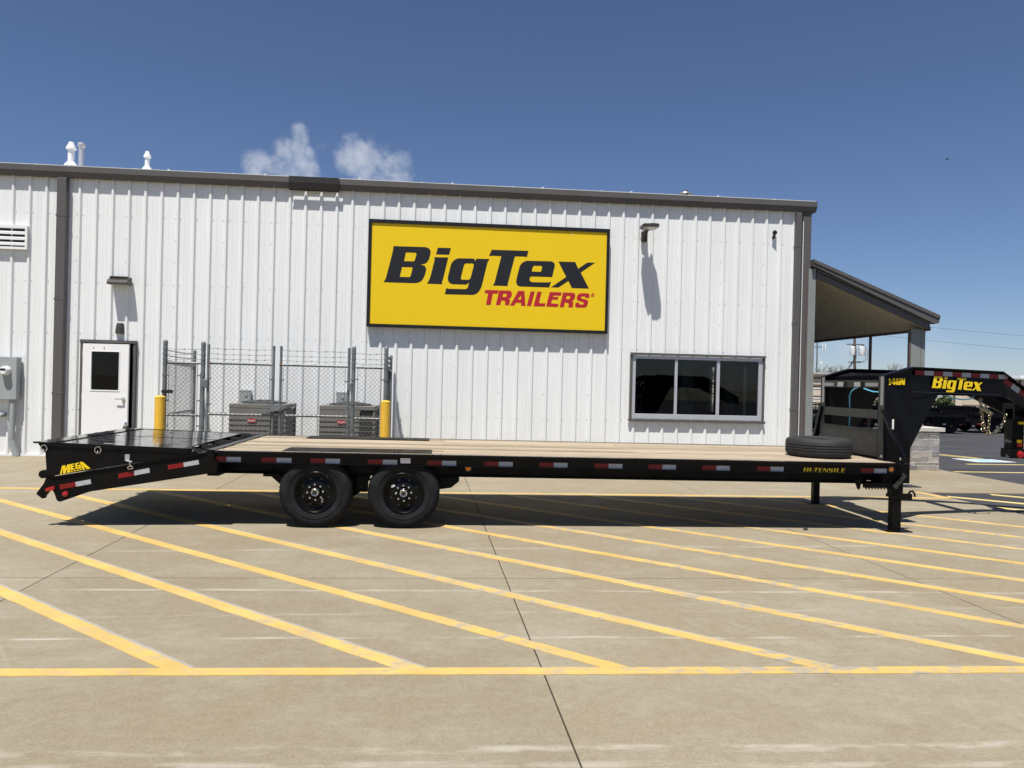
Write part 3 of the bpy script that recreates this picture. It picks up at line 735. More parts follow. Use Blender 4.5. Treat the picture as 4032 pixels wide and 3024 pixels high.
# other walls of the shell
MB().box(XL-.1, XL-.002, D, 40, 0, 5.5).build('side_wall', 'white_panel', BLD)
MB().box(XL, 7.5, 39.9, 40, 0, 5.5).build('back_wall', 'white_panel', BLD)
ew = MB(); SLOT = [(17.5, 17.86), (19.9, 20.25)]
ys = [D+.06] + [v for s in SLOT for v in s] + [39.9]
for i in range(0, len(ys)-1):
    if i % 2 == 0: ew.box(7.36, 7.44, ys[i], ys[i+1], 0, 5.5)
for a, b in SLOT: ew.box(7.36, 7.44, a, b, 0, .95); ew.box(7.36, 7.44, a, b, 2.2, 5.5)
ew.build('side_wall', 'grey_inside', BLD)
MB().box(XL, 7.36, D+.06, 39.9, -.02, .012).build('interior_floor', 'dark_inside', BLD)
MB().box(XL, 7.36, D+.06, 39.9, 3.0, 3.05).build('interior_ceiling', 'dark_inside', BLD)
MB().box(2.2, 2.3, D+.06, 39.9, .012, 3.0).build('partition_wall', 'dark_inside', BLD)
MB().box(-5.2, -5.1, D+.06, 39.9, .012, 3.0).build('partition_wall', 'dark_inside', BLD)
# inner lining of the front wall closes the shell round the openings
ln = MB()
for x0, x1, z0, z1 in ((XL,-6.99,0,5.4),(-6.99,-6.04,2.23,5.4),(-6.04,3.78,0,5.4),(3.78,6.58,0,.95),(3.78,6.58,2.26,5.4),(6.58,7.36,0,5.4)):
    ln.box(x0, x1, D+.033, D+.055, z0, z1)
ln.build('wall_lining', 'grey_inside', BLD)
for x0_, x1_, y_ in ((6.39,6.62,16.5),(6.92,7.2,16.5),(5.45,5.76,16.9)): MB().box(x0_, x1_, y_, y_+.12, .012, 2.62).build('interior_pillar', 'grey_inside', BLD)
MB().box(4.3, 5.2, 17.6, 18.2, .012, .78).build('desk', 'dark_inside', BLD)
# corner and downspouts
MB().box(7.345, 7.53, D-.035, D+.06, .0, 5.38).build('corner_trim', 'trim', BLD)
MB().box(7.345, 7.358, D-.048, D-.036, .0, 5.15).build('corner_trim', 'white_panel', BLD)
ds = MB().box(7.17, 7.295, D-.10, D-.004, .06, 5.33); ds.build('downspout', 'trim', BLD, bevel=.008)
MB().box(-7.50, -7.325, D-.115, D-.004, .05, 5.34).build('downspout', 'trim', BLD, bevel=.01)
for z in (1.2, 3.0, 4.6):
    MB().box(-7.507, -7.318, D-.119, D-.003, z, z+.035).build('downspout_strap', 'trim', BLD)
    MB().box(7.163, 7.302, D-.104, D-.003, z, z+.035).build('downspout_strap', 'trim', BLD)

# door, standing slightly open
DR = MB().box(-7.035, -6.972, D-.045, D+.06, 0, 2.205).box(-6.062, -6.01, D-.045, D+.06, 0, 2.205).box(-7.04, -6.005, D-.06, D+.06, 2.206, 2.262).build('door', 'trim', BLD)
lf = MB(); ang = R(5); pv = Vector((-6.968, D-.03, 0))
LX = .88
def dbox(mb, x0, x1, y0, y1, z0, z1): return mb.box(x0, x1, y0, y1, z0, z1)
gx0, gx1, gz0, gz1 = .17, .70, 1.30, 2.035
dbox(lf, 0, gx0, -.045, 0, .02, 2.185); dbox(lf, gx1, LX, -.045, 0, .02, 2.185)
dbox(lf, gx0, gx1, -.045, 0, .02, gz0); dbox(lf, gx0, gx1, -.045, 0, gz1, 2.185)
RM = Matrix.Translation(pv) @ Matrix.Rotation(-ang, 4, 'Z')
lf.rot(RM).build('leaf', 'white_paint', DR)
MB().box(gx0, gx1, -.022, -.014, gz0, gz1).rot(RM).build('pane', 'glass_dark', DR)
gt = MB(); e = .022
gt.box(gx0-.02, gx1+.02, -.053, -.046, gz0-e, gz0); gt.box(gx0-.02, gx1+.02, -.053, -.046, gz1, gz1+.008); gt.box(gx0-.012, gx0, -.053, -.046, gz0, gz1); gt.box(gx1, gx1+.012, -.053, -.046, gz0, gz1)
gt.rot(RM).build('pane_bead', 'white_paint', DR)
hd = MB().lathe([(0,.0),(.036,0),(.036,.02),(.02,.026),(.016,.06),(0,.06)], (.80,-.046,1.135), 'y', 16, -1)
hd.tube([(.80,-.10,1.135),(.74,-.105,1.135),(.665,-.10,1.130)], .011, 8)
hd.rot(RM).build('handle', 'chrome', DR, smooth=True)
for z in (.32, 1.12, 1.93):
    MB().tube([(-6.972,D-.055,z),(-6.972,D-.055,z+.11)], .013, 8).build('hinge', 'white_paint', DR)
for a_, z_ in ((.20,2.09),(.40,2.075)): MB().box(a_,a_+.015,-.048,-.0455,z_,2.12).rot(RM).build('screw_plate', 'galv', DR)

# three-light window
WN = MB().box(3.74,6.61,D-.055,D-.005,2.262,2.31).box(3.745,3.79,D-.03,D+.05,.95,2.261).box(6.565,6.605,D-.03,D+.05,.95,2.261).box(3.725,6.625,D-.055,D+.0,.895,.949).build('window', 'trim', BLD)
fr = MB()
fr.box(3.792,6.563,D-.006,D+.07,2.192,2.258).box(3.792,6.563,D-.006,D+.07,.952,1.058)
for x0, x1 in ((3.792,3.862),(4.688,4.745),(5.580,5.645),(6.478,6.563)): fr.box(x0,x1,D-.006,D+.07,1.059,2.191)
fr.build('frame', 'alu', WN, bevel=.004)
for x0, x1 in ((3.863,4.687),(4.746,5.579),(5.646,6.477)):
    MB().box(x0,x1,D+.028,D+.036,1.059,2.191).build('pane', 'glass', WN)
MB().prism([(4.02,1.065),(4.45,1.065),(4.40,1.11),(4.30,1.135),(4.20,1.135),(4.08,1.10)], 'y', D+.16, D+.4).build('sill_object', 'dark_inside', WN)

# louvre vent
LV = thing('louvre_vent', (-8.5, D, 4.17), 'white louvred vent with black slots high on wall at left edge', 'vent')
MB().box(-9.02,-8.045,D-.06,D+.004,4.345,4.40).box(-9.02,-8.045,D-.06,D+.004,3.945,3.99).box(-8.085,-8.045,D-.06,D+.004,3.991,4.344).box(-9.02,-8.98,D-.06,D+.004,3.991,4.344).build('frame', 'white_paint', LV)
MB().box(-8.979,-8.086,D-.003,D+.003,3.992,4.343).build('backing', 'black_plastic', LV)
for z in (4.03, 4.135, 4.24):
    MB().quad_box([(-8.975,D-.055,z-.012),(-8.09,D-.055,z-.012),(-8.09,D-.015,z+.025),(-8.975,D-.015,z+.025),(-8.975,D-.055,z+.036),(-8.09,D-.055,z+.036),(-8.09,D-.015,z+.06),(-8.975,D-.015,z+.06)]).build('slat', 'white_paint', LV)

# electric meter cabinet
MT = thing('meter_cabinet', (-8.4, D, 1.5), 'grey steel electric meter cabinet on wall at left edge, with round meter', 'meter box')
MB().box(-8.86,-8.118,D-.168,D-.003,1.08,1.885).build('cabinet', 'grey_box', MT, bevel=.006)
MB().lathe([(.088,0),(.088,.03),(.078,.05),(.075,.10),(.06,.118),(0,.118)], (-8.30,D-.169,1.625), 'y', 24, -1).build('meter', 'pvc', MT, smooth=True)
MB().box(-8.35,-8.25,D-.292,D-.287,1.628,1.665).build('meter_window', 'black_plastic', MT)
cd = MB().tube([(-8.205,D-.09,1.079),(-8.215,D-.09,.62),(-8.222,D-.09,.40)], .052, 14)
cd.tube([(-8.222,D-.09,.47),(-8.222,D-.09,.335)], .062, 14)
cd.tube([(-8.222,D-.09,.38),(-8.215,D-.09,.28),(-8.13,D-.09,.0)], .058, 14)
cd.build('conduit', 'grey_box', MT, smooth=True)
MB().tube([(-8.62,D-.09,.78),(-8.40,D-.09,.78),(-8.40,D-.005,.78)], .04, 12).build('conduit', 'grey_box', MT, smooth=True)

# wall pack lamp over the door
WP = thing('wall_lamp', (-6.31, D, 3.37), 'dark bronze wall pack lamp with fins above the white door', 'wall lamp', None)
MB().prism([(D+.0,3.475),(D-.10,3.475),(D-.215,3.40),(D-.235,3.355),(D-.235,3.325),(D-.02,3.325),(D+.0,3.36)], 'x', -6.50, -6.125).build('housing', 'bronze', WP, bevel=.006)
for i in range(8):
    x = -6.455+i*.041
    MB().box(x,x+.012,D-.2,D-.02,3.44,3.483).build('fin', 'bronze', WP)
MB().box(-6.47,-6.155,D-.215,D-.05,3.318,3.324).build('lens', 'lens_clear', WP)
EM = thing('emergency_light', (-6.34, D, 2.5), 'small dark tapered emergency light just above the door frame', 'wall lamp')
em = MB().lathe([(0,.115),(.045,.11),(.085,0),(0,0)], (0,0,0), 'z', 12)
em = MB()
prof = [(2.60,.055,.02),(2.595,.062,.06),(2.50,.075,.085),(2.42,.080,.10),(2.395,.078,.105)]
rows = []
for z, hw, dp in prof:
    row = []
    for k in range(9):
        a = math.pi*k/8
        row.append(len(em.v)); em.v.append((-6.335-hw*math.cos(a), PAN-.004-dp*math.sin(a)**.7, z))
    rows.append(row)
for p_, q_ in zip(rows, rows[1:]):
    for k in range(8): em.f.append((p_[k], p_[k+1], q_[k+1], q_[k]))
em.f.append(tuple(rows[0])); em.f.append(tuple(rows[-1][::-1]))
em.build('housing', 'bronze', EM)
MB().tube([(-6.38,PAN-.05,2.393),(-6.29,PAN-.05,2.393)], .018, 8).build('lens', 'lens_clear', EM)

# area light on the right of the sign
FL = thing('area_light', (3.95, D, 4.7), 'dark bronze slab floodlight on an arm to the right of the yellow sign', 'wall lamp')
MB().box(3.90,4.025,D-.075,D-.002,4.585,4.80).build('mount', 'bronze', FL, bevel=.012)
MB().prism([(D-.04,4.62),(D-.076,4.62),(D-.12,4.70),(D-.20,4.765),(D-.34,4.789),(D-.34,4.83),(D-.2,4.84),(D-.10,4.80),(D-.04,4.79)], 'x', 3.925, 4.0).build('arm', 'bronze', FL)
MB().prism([(3.86,D-.18),(4.06,D-.18),(4.125,D-.30),(4.13,D-.55),(4.09,D-.64),(4.0,D-.66),(3.92,D-.66),(3.83,D-.64),(3.79,D-.55),(3.795,D-.30)], 'z', 4.79, 4.845).build('head', 'bronze', FL, bevel=.012)
MB().box(3.83,4.09,D-.56,D-.26,4.783,4.789).build('lens', 'lens_clear', FL)
for i in range(6): MB().box(3.83+i*.05,3.842+i*.05,D-.52,D-.25,4.846,4.862).build('fin', 'bronze', FL)

# security camera near the corner
CM = thing('security_camera', (6.72, D, 4.85), 'small black security camera near the top right wall corner', 'camera')
MB().lathe([(.03,0),(.03,.02),(.018,.03),(.018,.04),(0,.04)], (6.735,PAN-.002,4.80), 'y', 12, -1).tube([(6.735,PAN-.04,4.80),(6.735,PAN-.065,4.80),(6.733,PAN-.07,4.865)], .013, 8).build('bracket', 'black_plastic', CM)
cb_ = MB().lathe([(0,0),(.036,.0),(.042,.03),(.042,.10),(.046,.10),(.046,.115),(.036,.115),(.034,.105),(0,.105)], (0,0,0), 'y', 16, -1)
cb_.rot(Matrix.Translation((6.755,PAN-.02,4.915)) @ Matrix.Rotation(R(-22), 4, 'Z') @ Matrix.Rotation(R(18), 4, 'X')).build('body', 'black_plastic', CM, smooth=True)

# roof vents
def vent(x, y, zt, r, label, mat='pvc', k=1.0, flared=False):
    t = thing('roof_vent', (x, y, 5.6), label, 'vent pipe', None)
    MB().lathe([(r*1.0,5.60),(r,zt-.12*k),(0,zt-.12*k)], (x,y,0), 'z', 18).build('pipe', mat, t, smooth=True)
    MB().lathe([(r*2.1,5.905),(r*2.0,5.93),(r*1.05,6.0 if k > .95 else 5.985),(r*1.0,6.0)], (x,y,0), 'z', 18).build('flashing', mat, t, smooth=True)
    if flared: MB().lathe([(r*1.0,zt-.13),(r*1.05,zt-.10),(r*1.35,zt-.08),(r*1.5,zt-.035),(r*1.3,zt),(r*.9,zt),(0,zt-.01)], (x,y,0), 'z', 18).build('cap', mat, t, smooth=True)
    else: MB().lathe([(r*1.0,zt-.155*k),(r*1.6,zt-.145*k),(r*1.6,zt-.12*k),(r*.85,zt-.03*k),(r*.8,zt),(0,zt)], (x,y,0), 'z', 18).build('cap', mat, t, smooth=True)
    return t
vent(-7.895, 16.14, 6.405, .062, 'taller white roof vent pipe beside the bare galvanised flue')
vent(-7.865, 16.5, 6.50, .052, 'bare galvanised flue pipe with flared cap behind white vent', 'alu', flared=True)
vent(-6.37, 16.14, 6.29, .047, 'shorter white roof vent pipe standing alone above the door', k=.85)
RV = thing('roof_curb', (5.8, 17.9, 5.7), 'squat brown round cap peeking over the gutter above the floodlight', 'roof vent')
MB().lathe([(.07,5.7),(.07,6.50),(0,6.50)], (5.80,17.94,0), 'z', 14).build('pipe', 'trim', RV, smooth=True)
MB().lathe([(.16,6.41),(.14,6.45),(.075,6.455)], (5.78,17.94,0), 'z', 14).build('collar', 'galv_light', RV, smooth=True)

# ------------------------------------------------------------------ big sign
SG = thing('wall_sign', (.8, D, 3.74), 'large yellow sign with black and red slanted lettering in a black frame', 'sign')
ys = D-.125
sx0, sx1, sz0, sz1 = -1.612, 3.228, 2.672, 4.80
fw = .058
MB().box(sx0,sx1,ys,D-.002,sz1-fw-.014,sz1).build('frame', 'sign_frame', SG)
MB().box(sx0,sx1,ys,D-.002,sz0,sz0+fw).build('frame', 'sign_frame', SG)
MB().box(sx0,sx0+fw,ys,D-.002,sz0+fw,sz1-fw-.014).build('frame', 'sign_frame', SG)
MB().box(sx1-fw,sx1,ys,D-.002,sz0+fw,sz1-fw-.014).build('frame', 'sign_frame', SG)
MB().box(sx0+fw,sx1-fw,ys+.022,D-.01,sz0+fw,sz1-fw-.014).build('face', 'sign_yellow', SG)
letters('lettering', G_BIGTEX, ys+.0215, .002, 'sign_black', SG)
letters('lettering', G_TRAILERS, ys+.0215, .002, 'sign_red', SG)
letters('lettering', G_REGMARK, ys+.0215, .002, 'sign_red', SG)
MB().lathe([(0,0),(.012,0),(.012,.003),(0,.003)], (2.46,ys+.0215,4.66), 'y', 8, -1).build('fastener', 'white_print', SG)

# ------------------------------------------------------------------ lean-to porch on the right
PO = thing('lean_to_porch', (8.9, 15, 0), 'sloping lean-to porch roof with charcoal fascia and beige soffit beside the building', 'porch')
MB().prism([(7.535,4.352),(10.345,3.272),(10.36,3.24),(10.325,3.105),(10.25,3.09),(7.535,4.22)], 'y', D-.15, D-.02).build('fascia', 'trim', PO)
MB().prism([(7.535,4.352),(10.345,3.272),(10.30,3.215),(7.535,4.285)], 'y', D-.17, D-.151).build('fascia_edge', 'trim', PO)
MB().prism([(7.66,4.10),(10.19,3.125),(10.19,2.995),(10.12,2.995),(7.66,3.985)], 'y', D-.06, D-.01).build('rafter_trim', 'trim', PO)
MB().prism([(7.66,4.15),(10.25,3.15),(10.25,3.13),(7.66,4.11)], 'y', D-.10, D-.061).build('rafter_lip', 'trim', PO)
MB().prism([(7.50,4.37),(10.33,3.285),(10.33,3.25),(7.50,4.335)], 'y', D-.02, 40).build('roof', 'roof', PO)
sf = MB(); yy = D+.0; prev = None
def zs(x): return 4.03 - (x-7.60)*.405
while yy < 33:
    for o, h in ((0,0),(.10,0),(.115,.018),(.135,.018),(.15,0)):
        b = len(sf.v); sf.v += [(7.46,yy+o,zs(7.46)+h),(10.24,yy+o,zs(10.24)+h)]
        if prev is not None: sf.f.append((prev,prev+1,b+1,b))
        prev = b
    yy += .152
sf.build('soffit', 'soffit', PO, recalc=False)
MB().box(10.15,10.25,D+.0,33,2.955,3.035).build('eave_beam', 'brown_band', PO)
MB().box(7.45,7.475,D-.045,D-.0,0,4.16).build('column', 'brown_band', PO)
MB().box(7.49,7.645,D-.05,D+.10,0,4.17).build('column', 'sage', PO)
MB().box(7.476,7.489,D-.045,D+.10,0,4.14).build('column_seam', 'trim', PO)
def porch_col(y, z0=.9):
    MB().box(9.87,10.09,y,y+.12,z0,2.99).build('column', 'sage', PO)
    MB().box(10.098,10.19,y,y+.12,z0,2.99).build('column', 'sage', PO)
    MB().box(10.09,10.098,y+.01,y+.11,z0,2.99).build('column_seam', 'brown_band', PO)
    MB().box(9.835,9.868,y-.004,y+.02,z0,2.99).build('column_seam', 'brown_band', PO)
porch_col(15.02)
MB().box(10.16,10.21,17.05,17.10,-.01,2.955).build('post', 'brown_band', PO)
MB().box(10.16,10.21,24.05,24.10,-.01,2.955).build('post', 'brown_band', PO)

ST = thing('stone_pier', (10.03, 15.05, 0), 'grey ledgestone pier with flat cap under the porch column', 'stone pier')
MB().box(9.79,10.305,14.80,15.30,0,.80).build('core', 'mortar', ST)
MB().box(9.66,9.90,14.67,15.43,.815,.90).build('cap', 'stone', ST, bevel=.006)
MB().box(9.905,10.45,14.67,15.43,.815,.90).build('cap', 'stone', ST, bevel=.006)
z = .0
while z < .79:
    h = min(rnd.choice((.05,.065,.085,.105,.13)), .802-z)
    if h < .03: break
    x = 9.735
    while x < 10.355:
        w = min(rnd.uniform(.09,.33), 10.36-x)
        if 10.36-x-w < .06: w = 10.36-x
        j = rnd.uniform(0,.05); t_ = rnd.uniform(-.008,.008)
        MB().quad_box([(x+.003,14.735-j*.5,z+.003),(x+w-.003,14.737-j*.5,z+.003+t_),(x+w-.003,14.83,z+.003),(x+.003,14.83,z+.003),(x+.003,14.728-j,z+h-.003+t_),(x+w-.003,14.733-j,z+h-.003),(x+w-.003,14.83,z+h-.003),(x+.003,14.83,z+h-.003)]).build('stone', 'stone', ST, bevel=.005)
        x += w
    for side in (0, 1):
        y = 14.80
        while y < 15.33:
            w = min(rnd.uniform(.12,.36), 15.34-y)
            j = rnd.uniform(0,.03)
            if side: MB().box(10.33,10.345+j,y+.003,y+w-.003,z+.003,z+h-.003).build('stone', 'stone', ST)
            else: MB().box(9.75-j,9.765,y+.003,y+w-.003,z+.003,z+h-.003).build('stone', 'stone', ST)
            y += w
    z += h
# ------------------------------------------------------------------ chain-link enclosure
FY = 12.75
def fence_mesh(name, p0, p1, z0, z1, parent, pitch=.0365, r=.0036):
    p0 = Vector((*p0, 0)); p1 = Vector((*p1, 0)); d = (p1-p0); L_ = d.length; d = d/L_
    nrm = Vector((d.y, -d.x, 0))
    mb = MB(); nc = max(2, int(L_/pitch)); px = L_/nc; nr = int((z1-z0)/pitch)
    for k in range(nc):
        pts = []
        for j in range(nr+1):
            s_ = k + ((j+k) % 2)
            pts.append(p0 + d*(s_*px) + nrm*(.003 if (j+k) % 2 else -.003) + Vector((0,0,z0+j*pitch)))
        b = len(mb.v)
        for q in pts:
            mb.v += [tuple(q+d*r), tuple(q-d*r*.5+nrm*r*.87), tuple(q-d*r*.5-nrm*r*.87)]
        for j in range(nr):
            for c in range(3):
                mb.f.append((b+3*j+c, b+3*j+(c+1) % 3, b+3*j+3+(c+1) % 3, b+3*j+3+c))
        # knuckled tip standing above the rail
        if k % 2 == 0:
            t0 = p0 + d*((k+.5)*px) + Vector((0,0,z0+nr*pitch))
            mb.tube([t0-d*px*.5, t0+Vector((0,0,.028)), t0+d*px*.5], r, 3, caps=False)
    return tag(mb.build(name, 'wire', parent, recalc=False), kind='stuff')
def barbed(p0, p1, z, parent, sag=.012):
    p0 = Vector((*p0, z)); p1 = Vector((*p1, z)); L_ = (p1-p0).length; d = (p1-p0)/L_
    n = max(4, int(L_/.12)); mb = MB()
    ph = rnd.uniform(0, 6)
    pts = [p0 + (p1-p0)*(i/n) + Vector((0,0,-sag*4*(i/n)*(1-i/n) + .004*math.sin(i*1.9+ph))) for i in range(n+1)]
    mb.tube(pts, .0048, 5)
    for q in pts[1:-1]:
        mb.tube([q+Vector((.012*d.y,.012*d.x,.018)), q-Vector((.012*d.y,.012*d.x,.018))], .0045, 3)
        mb.tube([q-d*.014, q+d*.014], .0085, 5)
    return mb.build('barbed_wire', 'wire', parent)
def pipe(name, a, b, r, parent, mat='galv'):
    return MB().tube([a, b], r, 12).build(name, mat, parent, smooth=True)
def dome(c, r, parent):
    return MB().lathe([(r*1.08,-.05),(r*1.08,0),(r*.95,r*.55),(r*.55,r*.95),(0,r*1.1)], c, 'z', 14).build('post_cap', 'galv', parent, smooth=True)
def band(c, r, parent, d=None):
    mb = MB().lathe([(r,-.014),(r*1.16,-.014),(r*1.16,.014),(r,.014)], c, 'z', 12)
    if d: mb.bar(c, Vector(c)+Vector(d), .018, .02)
    return mb.build('band_clamp', 'galv', parent)
PA, PB, PC, PD = (-4.672,FY), (-4.06,FY), (-1.585,FY), (-1.04,FY)
WA, WD_ = (-4.865,14.78), (-1.11,14.78)
FN = thing('chain_link_fence', (-2.86, FY, 0), 'fixed chain-link fence panels with tall grey posts and barbed wire round the condensers', 'fence')
for (x, y), r, zt in ((PA,.036,2.17),(PB,.036,2.155),(PC,.034,2.15),(PD,.034,2.165)):
    pipe('fence_post', (x,y,0), (x,y,zt), r, FN); dome((x,y,zt), r, FN)
    for z in (2.06, 1.97, 1.885, 1.82): band((x,y,z), r, FN)
for (x, y) in (WA, WD_):
    pipe('fence_post', (x,y,0), (x,y,2.09), .029, FN); dome((x,y,2.09), .029, FN)
for a, b in ((PA,PB),(PC,PD)):
    pipe('rail', (a[0]+.05,FY,1.825), (b[0]-.05,FY,1.825), .021, FN)
    pipe('rail', (a[0]+.04,FY,.955), (b[0]-.04,FY,.955), .021, FN, 'galv_light')
    fence_mesh('chain_mesh', (a[0]+.07,FY-.03), (b[0]-.07,FY-.03), .05, 1.82, FN)
    for x in (a[0]+.075, b[0]-.075):
        MB().box(x-.004,x+.004,FY-.042,FY-.036,.06,1.80).build('tension_bar', 'galv', FN)
    for z in (1.62, 1.2, .78, .36):
        band((a[0],FY,z), .036, FN, (.08,-.036,0)); band((b[0],FY,z), .036, FN, (-.08,-.036,0))
    for z in (2.065, 1.975, 1.89): barbed((a[0]+.04,FY-.01), (b[0]-.04,FY-.01), z, FN)
for a, b in ((PA,WA),(PD,WD_)):
    pipe('rail', (*a,1.825), (*b,1.80), .021, FN)
    pipe('rail', (*a,.955), (*b,.95), .021, FN)
    fence_mesh('chain_mesh', (a[0]-.03*(1 if a is PA else -1),a[1]+.07), (b[0],b[1]-.06), .05, 1.81, FN)
    for z in (2.065, 1.975, 1.89): barbed((a[0],a[1]+.04), (b[0],b[1]-.03), z-.03, FN)

def gate(label, xh, xl, hinge_left):
    g = thing('gate_leaf', ((xh+xl)/2, FY, 0), label, 'gate', 'gate leaves of the condenser enclosure')
    x0, x1 = min(xh,xl), max(xh,xl)
    for x in (x0, x1): 
        pipe('stile', (x,FY,.08), (x,FY,2.14), .0225, g); MB().lathe([(.025,-.03),(.025,0),(.02,.012),(0,.014)], (x,FY,2.14), 'z', 12).build('post_cap', 'galv', g, smooth=True)
    pipe('rail', (x0+.02,FY,1.835), (x1-.02,FY,1.832), .021, g)
    pipe('rail', (x0+.02,FY,.982), (x1-.02,FY,.982), .021, g, 'galv_light')
    pipe('rail', (x0+.02,FY,.11), (x1-.02,FY,.11), .021, g)
    MB().lathe([(.022,-.02),(.027,-.012),(.027,.012),(.022,.02)], (x0 if not hinge_left else x0+.03,FY,1.835), 'z', 10).build('weld', 'rust', g)
    fence_mesh('chain_mesh', (x0+.04,FY-.028), (x1-.045,FY-.028), .10, 1.83, g)
    for x in (x0+.045, x1-.05):
        MB().box(x-.004,x+.004,FY-.04,FY-.034,.12,1.8).build('tension_bar', 'galv', g)
    for z in (1.58, 1.15, .7):
        band((x0,FY,z), .0225, g, (.06,-.034,0)); band((x1,FY,z), .0225, g, (-.06,-.034,0))
    for z in (2.08, 1.99, 1.91): barbed((x0+.02,FY), (x1-.02,FY), z, g, .006)
    h = x0-.03 if hinge_left else x1+.03
    MB().box(h-.045,h+.04,FY-.05,FY+.045,1.42,1.56).build('hinge', 'galv', g, bevel=.008)
    MB().box(h-.045,h+.04,FY-.05,FY+.045,.42,.54).build('hinge', 'galv', g, bevel=.008)
    return g
gate('left chain-link gate leaf, in front of the left condenser, carrying the fork latch', -3.975, -2.91, True)
g2 = gate('right chain-link gate leaf with rusty top rail joints, hinged beside the right condenser', -1.665, -2.79, False)
LA = MB().prism([(-3.10,1.02),(-2.74,1.07),(-2.70,1.12),(-2.70,1.15),(-2.92,1.155),(-2.95,1.09),(-3.10,1.045)], 'y', FY-.055, FY-.025)
LA.build('latch', 'galv', g2)
MB().lathe([(0,0),(.014,0),(.014,.012),(0,.016)], (-2.78,FY-.056,1.12), 'y', 10, -1).build('latch_bolt', 'chrome', g2)

# condensers
def condenser(x0, label, chunk):
    w, y0, dp, h = .985, 13.58, .93, 1.06
    x1 = x0+w; y1 = y0+dp
    t = thing('condenser_unit', (x0+w/2, y0+dp/2, 0), label, 'air conditioner', 'condensers behind the chain-link gates')
    MB().box(x0-.08,x1+.08,y0-.08,y1+.08,.002,.09).build('pad', 'grey_wall', t)
    MB().box(x0+.03,x1-.03,y0+.03,y1-.03,.12,h-.02).build('coil', 'ac_dark', t)
    MB().box(x0,x1,y0,y1,.091,.16).build('base_pan', 'ac_case', t)
    MB().box(x0-.004,x1+.004,y0-.004,y1+.004,h-.0,h+.075).build('top_panel', 'ac_case', t, bevel=.008)
    MB().box(x0,x1-.27,y0,y0+.012,.60,h-.001).build('front_panel', 'ac_case', t)
    for xx, yy in ((x0,y0),(x1-.035,y0),(x0,y1-.035),(x1-.035,y1-.035)): MB().box(xx,xx+.035,yy+.013,yy+.035,.161,h-.001).build('corner_post', 'ac_case', t)
    for i in range(9):
        z = .21+i*.092
        b = MB()
        b.box(x0-.002,x1+.002,y0-.012,y0-.004,z,z+.011); b.box(x0-.012,x0-.003,y0-.012,y1,z,z+.011); b.box(x1+.003,x1+.012,y0-.012,y1,z,z+.011)
        b.build('grille_wire', 'ac_case', t)
    for i in range(13):
        x = x0+.06+i*(w-.12)/12
        MB().box(x-.002,x+.002,y0-.003,y0+.012,.165,.598).build('grille_fin', 'ac_case', t)
    MB().lathe([(.40,h+.076),(.385,h+.09),(.26,h+.125),(.07,h+.135),(.07,h+.115),(0,h+.115)], (x0+w/2,y0+dp/2,0), 'z', 28).build('fan_guard', 'black_plastic', t, smooth=True)
    for k in range(16):
        a = 2*math.pi*k/16; ca, sa = math.cos(a), math.sin(a); cx_, cy_ = x0+w/2, y0+dp/2
        MB().bar((cx_+.07*ca,cy_+.07*sa,h+.142),(cx_+.39*ca,cy_+.39*sa,h+.096),.008,.008).build('guard_wire', 'black_plastic', t)
    bx = x0+.40; bz = .845
    MB().prism([(bx-.075,bz-.03),(bx,bz-.045),(bx+.075,bz-.03),(bx+.075,bz+.03),(bx,bz+.036),(bx-.075,bz+.03)], 'y', y0-.022, y0-.0125).build('badge', 'badge_red', t)
    font_text('badge_lettering', 'bryant', .052, (bx,y0-.024,bz-.002), 'white_print', t)
    return t
condenser(-3.855, 'left condenser unit with taupe louvred case and black fan guard', 0)
condenser(-2.275, 'right condenser unit with taupe louvred case, half behind the gate post', 1)
def disconnect(x0, label):
    t = thing('disconnect_box', (x0+.1, D, 1.25), label, 'electrical box', 'electrical disconnects on the wall above the condensers')
    MB().box(x0,x0+.205,D-.12,D-.004,1.06,1.355).build('box', 'grey_box', t, bevel=.006)
    MB().box(x0-.004,x0+.209,D-.124,D-.121,1.33,1.36).build('lid', 'grey_box', t)
    for z in (1.245, 1.145):
        MB().box(x0+.105,x0+.145,D-.1245,D-.1212,z-.035,z+.035).build('label_plate', 'black_plastic', t)
        MB().box(x0+.113,x0+.137,D-.127,D-.125,z+.012,z+.033).build('label_plate', 'label_white', t)
        MB().box(x0+.116,x0+.122,D-.127,D-.125,z-.028,z+.004).build('label_plate', 'label_white', t)
        MB().box(x0+.128,x0+.134,D-.127,D-.125,z-.01,z+.004).build('label_plate', 'label_white', t)
    MB().tube([(x0+.16,D-.06,1.059),(x0+.16,D-.06,.5)], .018, 8).build('conduit', 'grey_box', t)
disconnect(-4.015, 'grey electrical disconnect box on wall above the left condenser')
disconnect(-2.165, 'grey electrical disconnect box on wall above the right condenser')

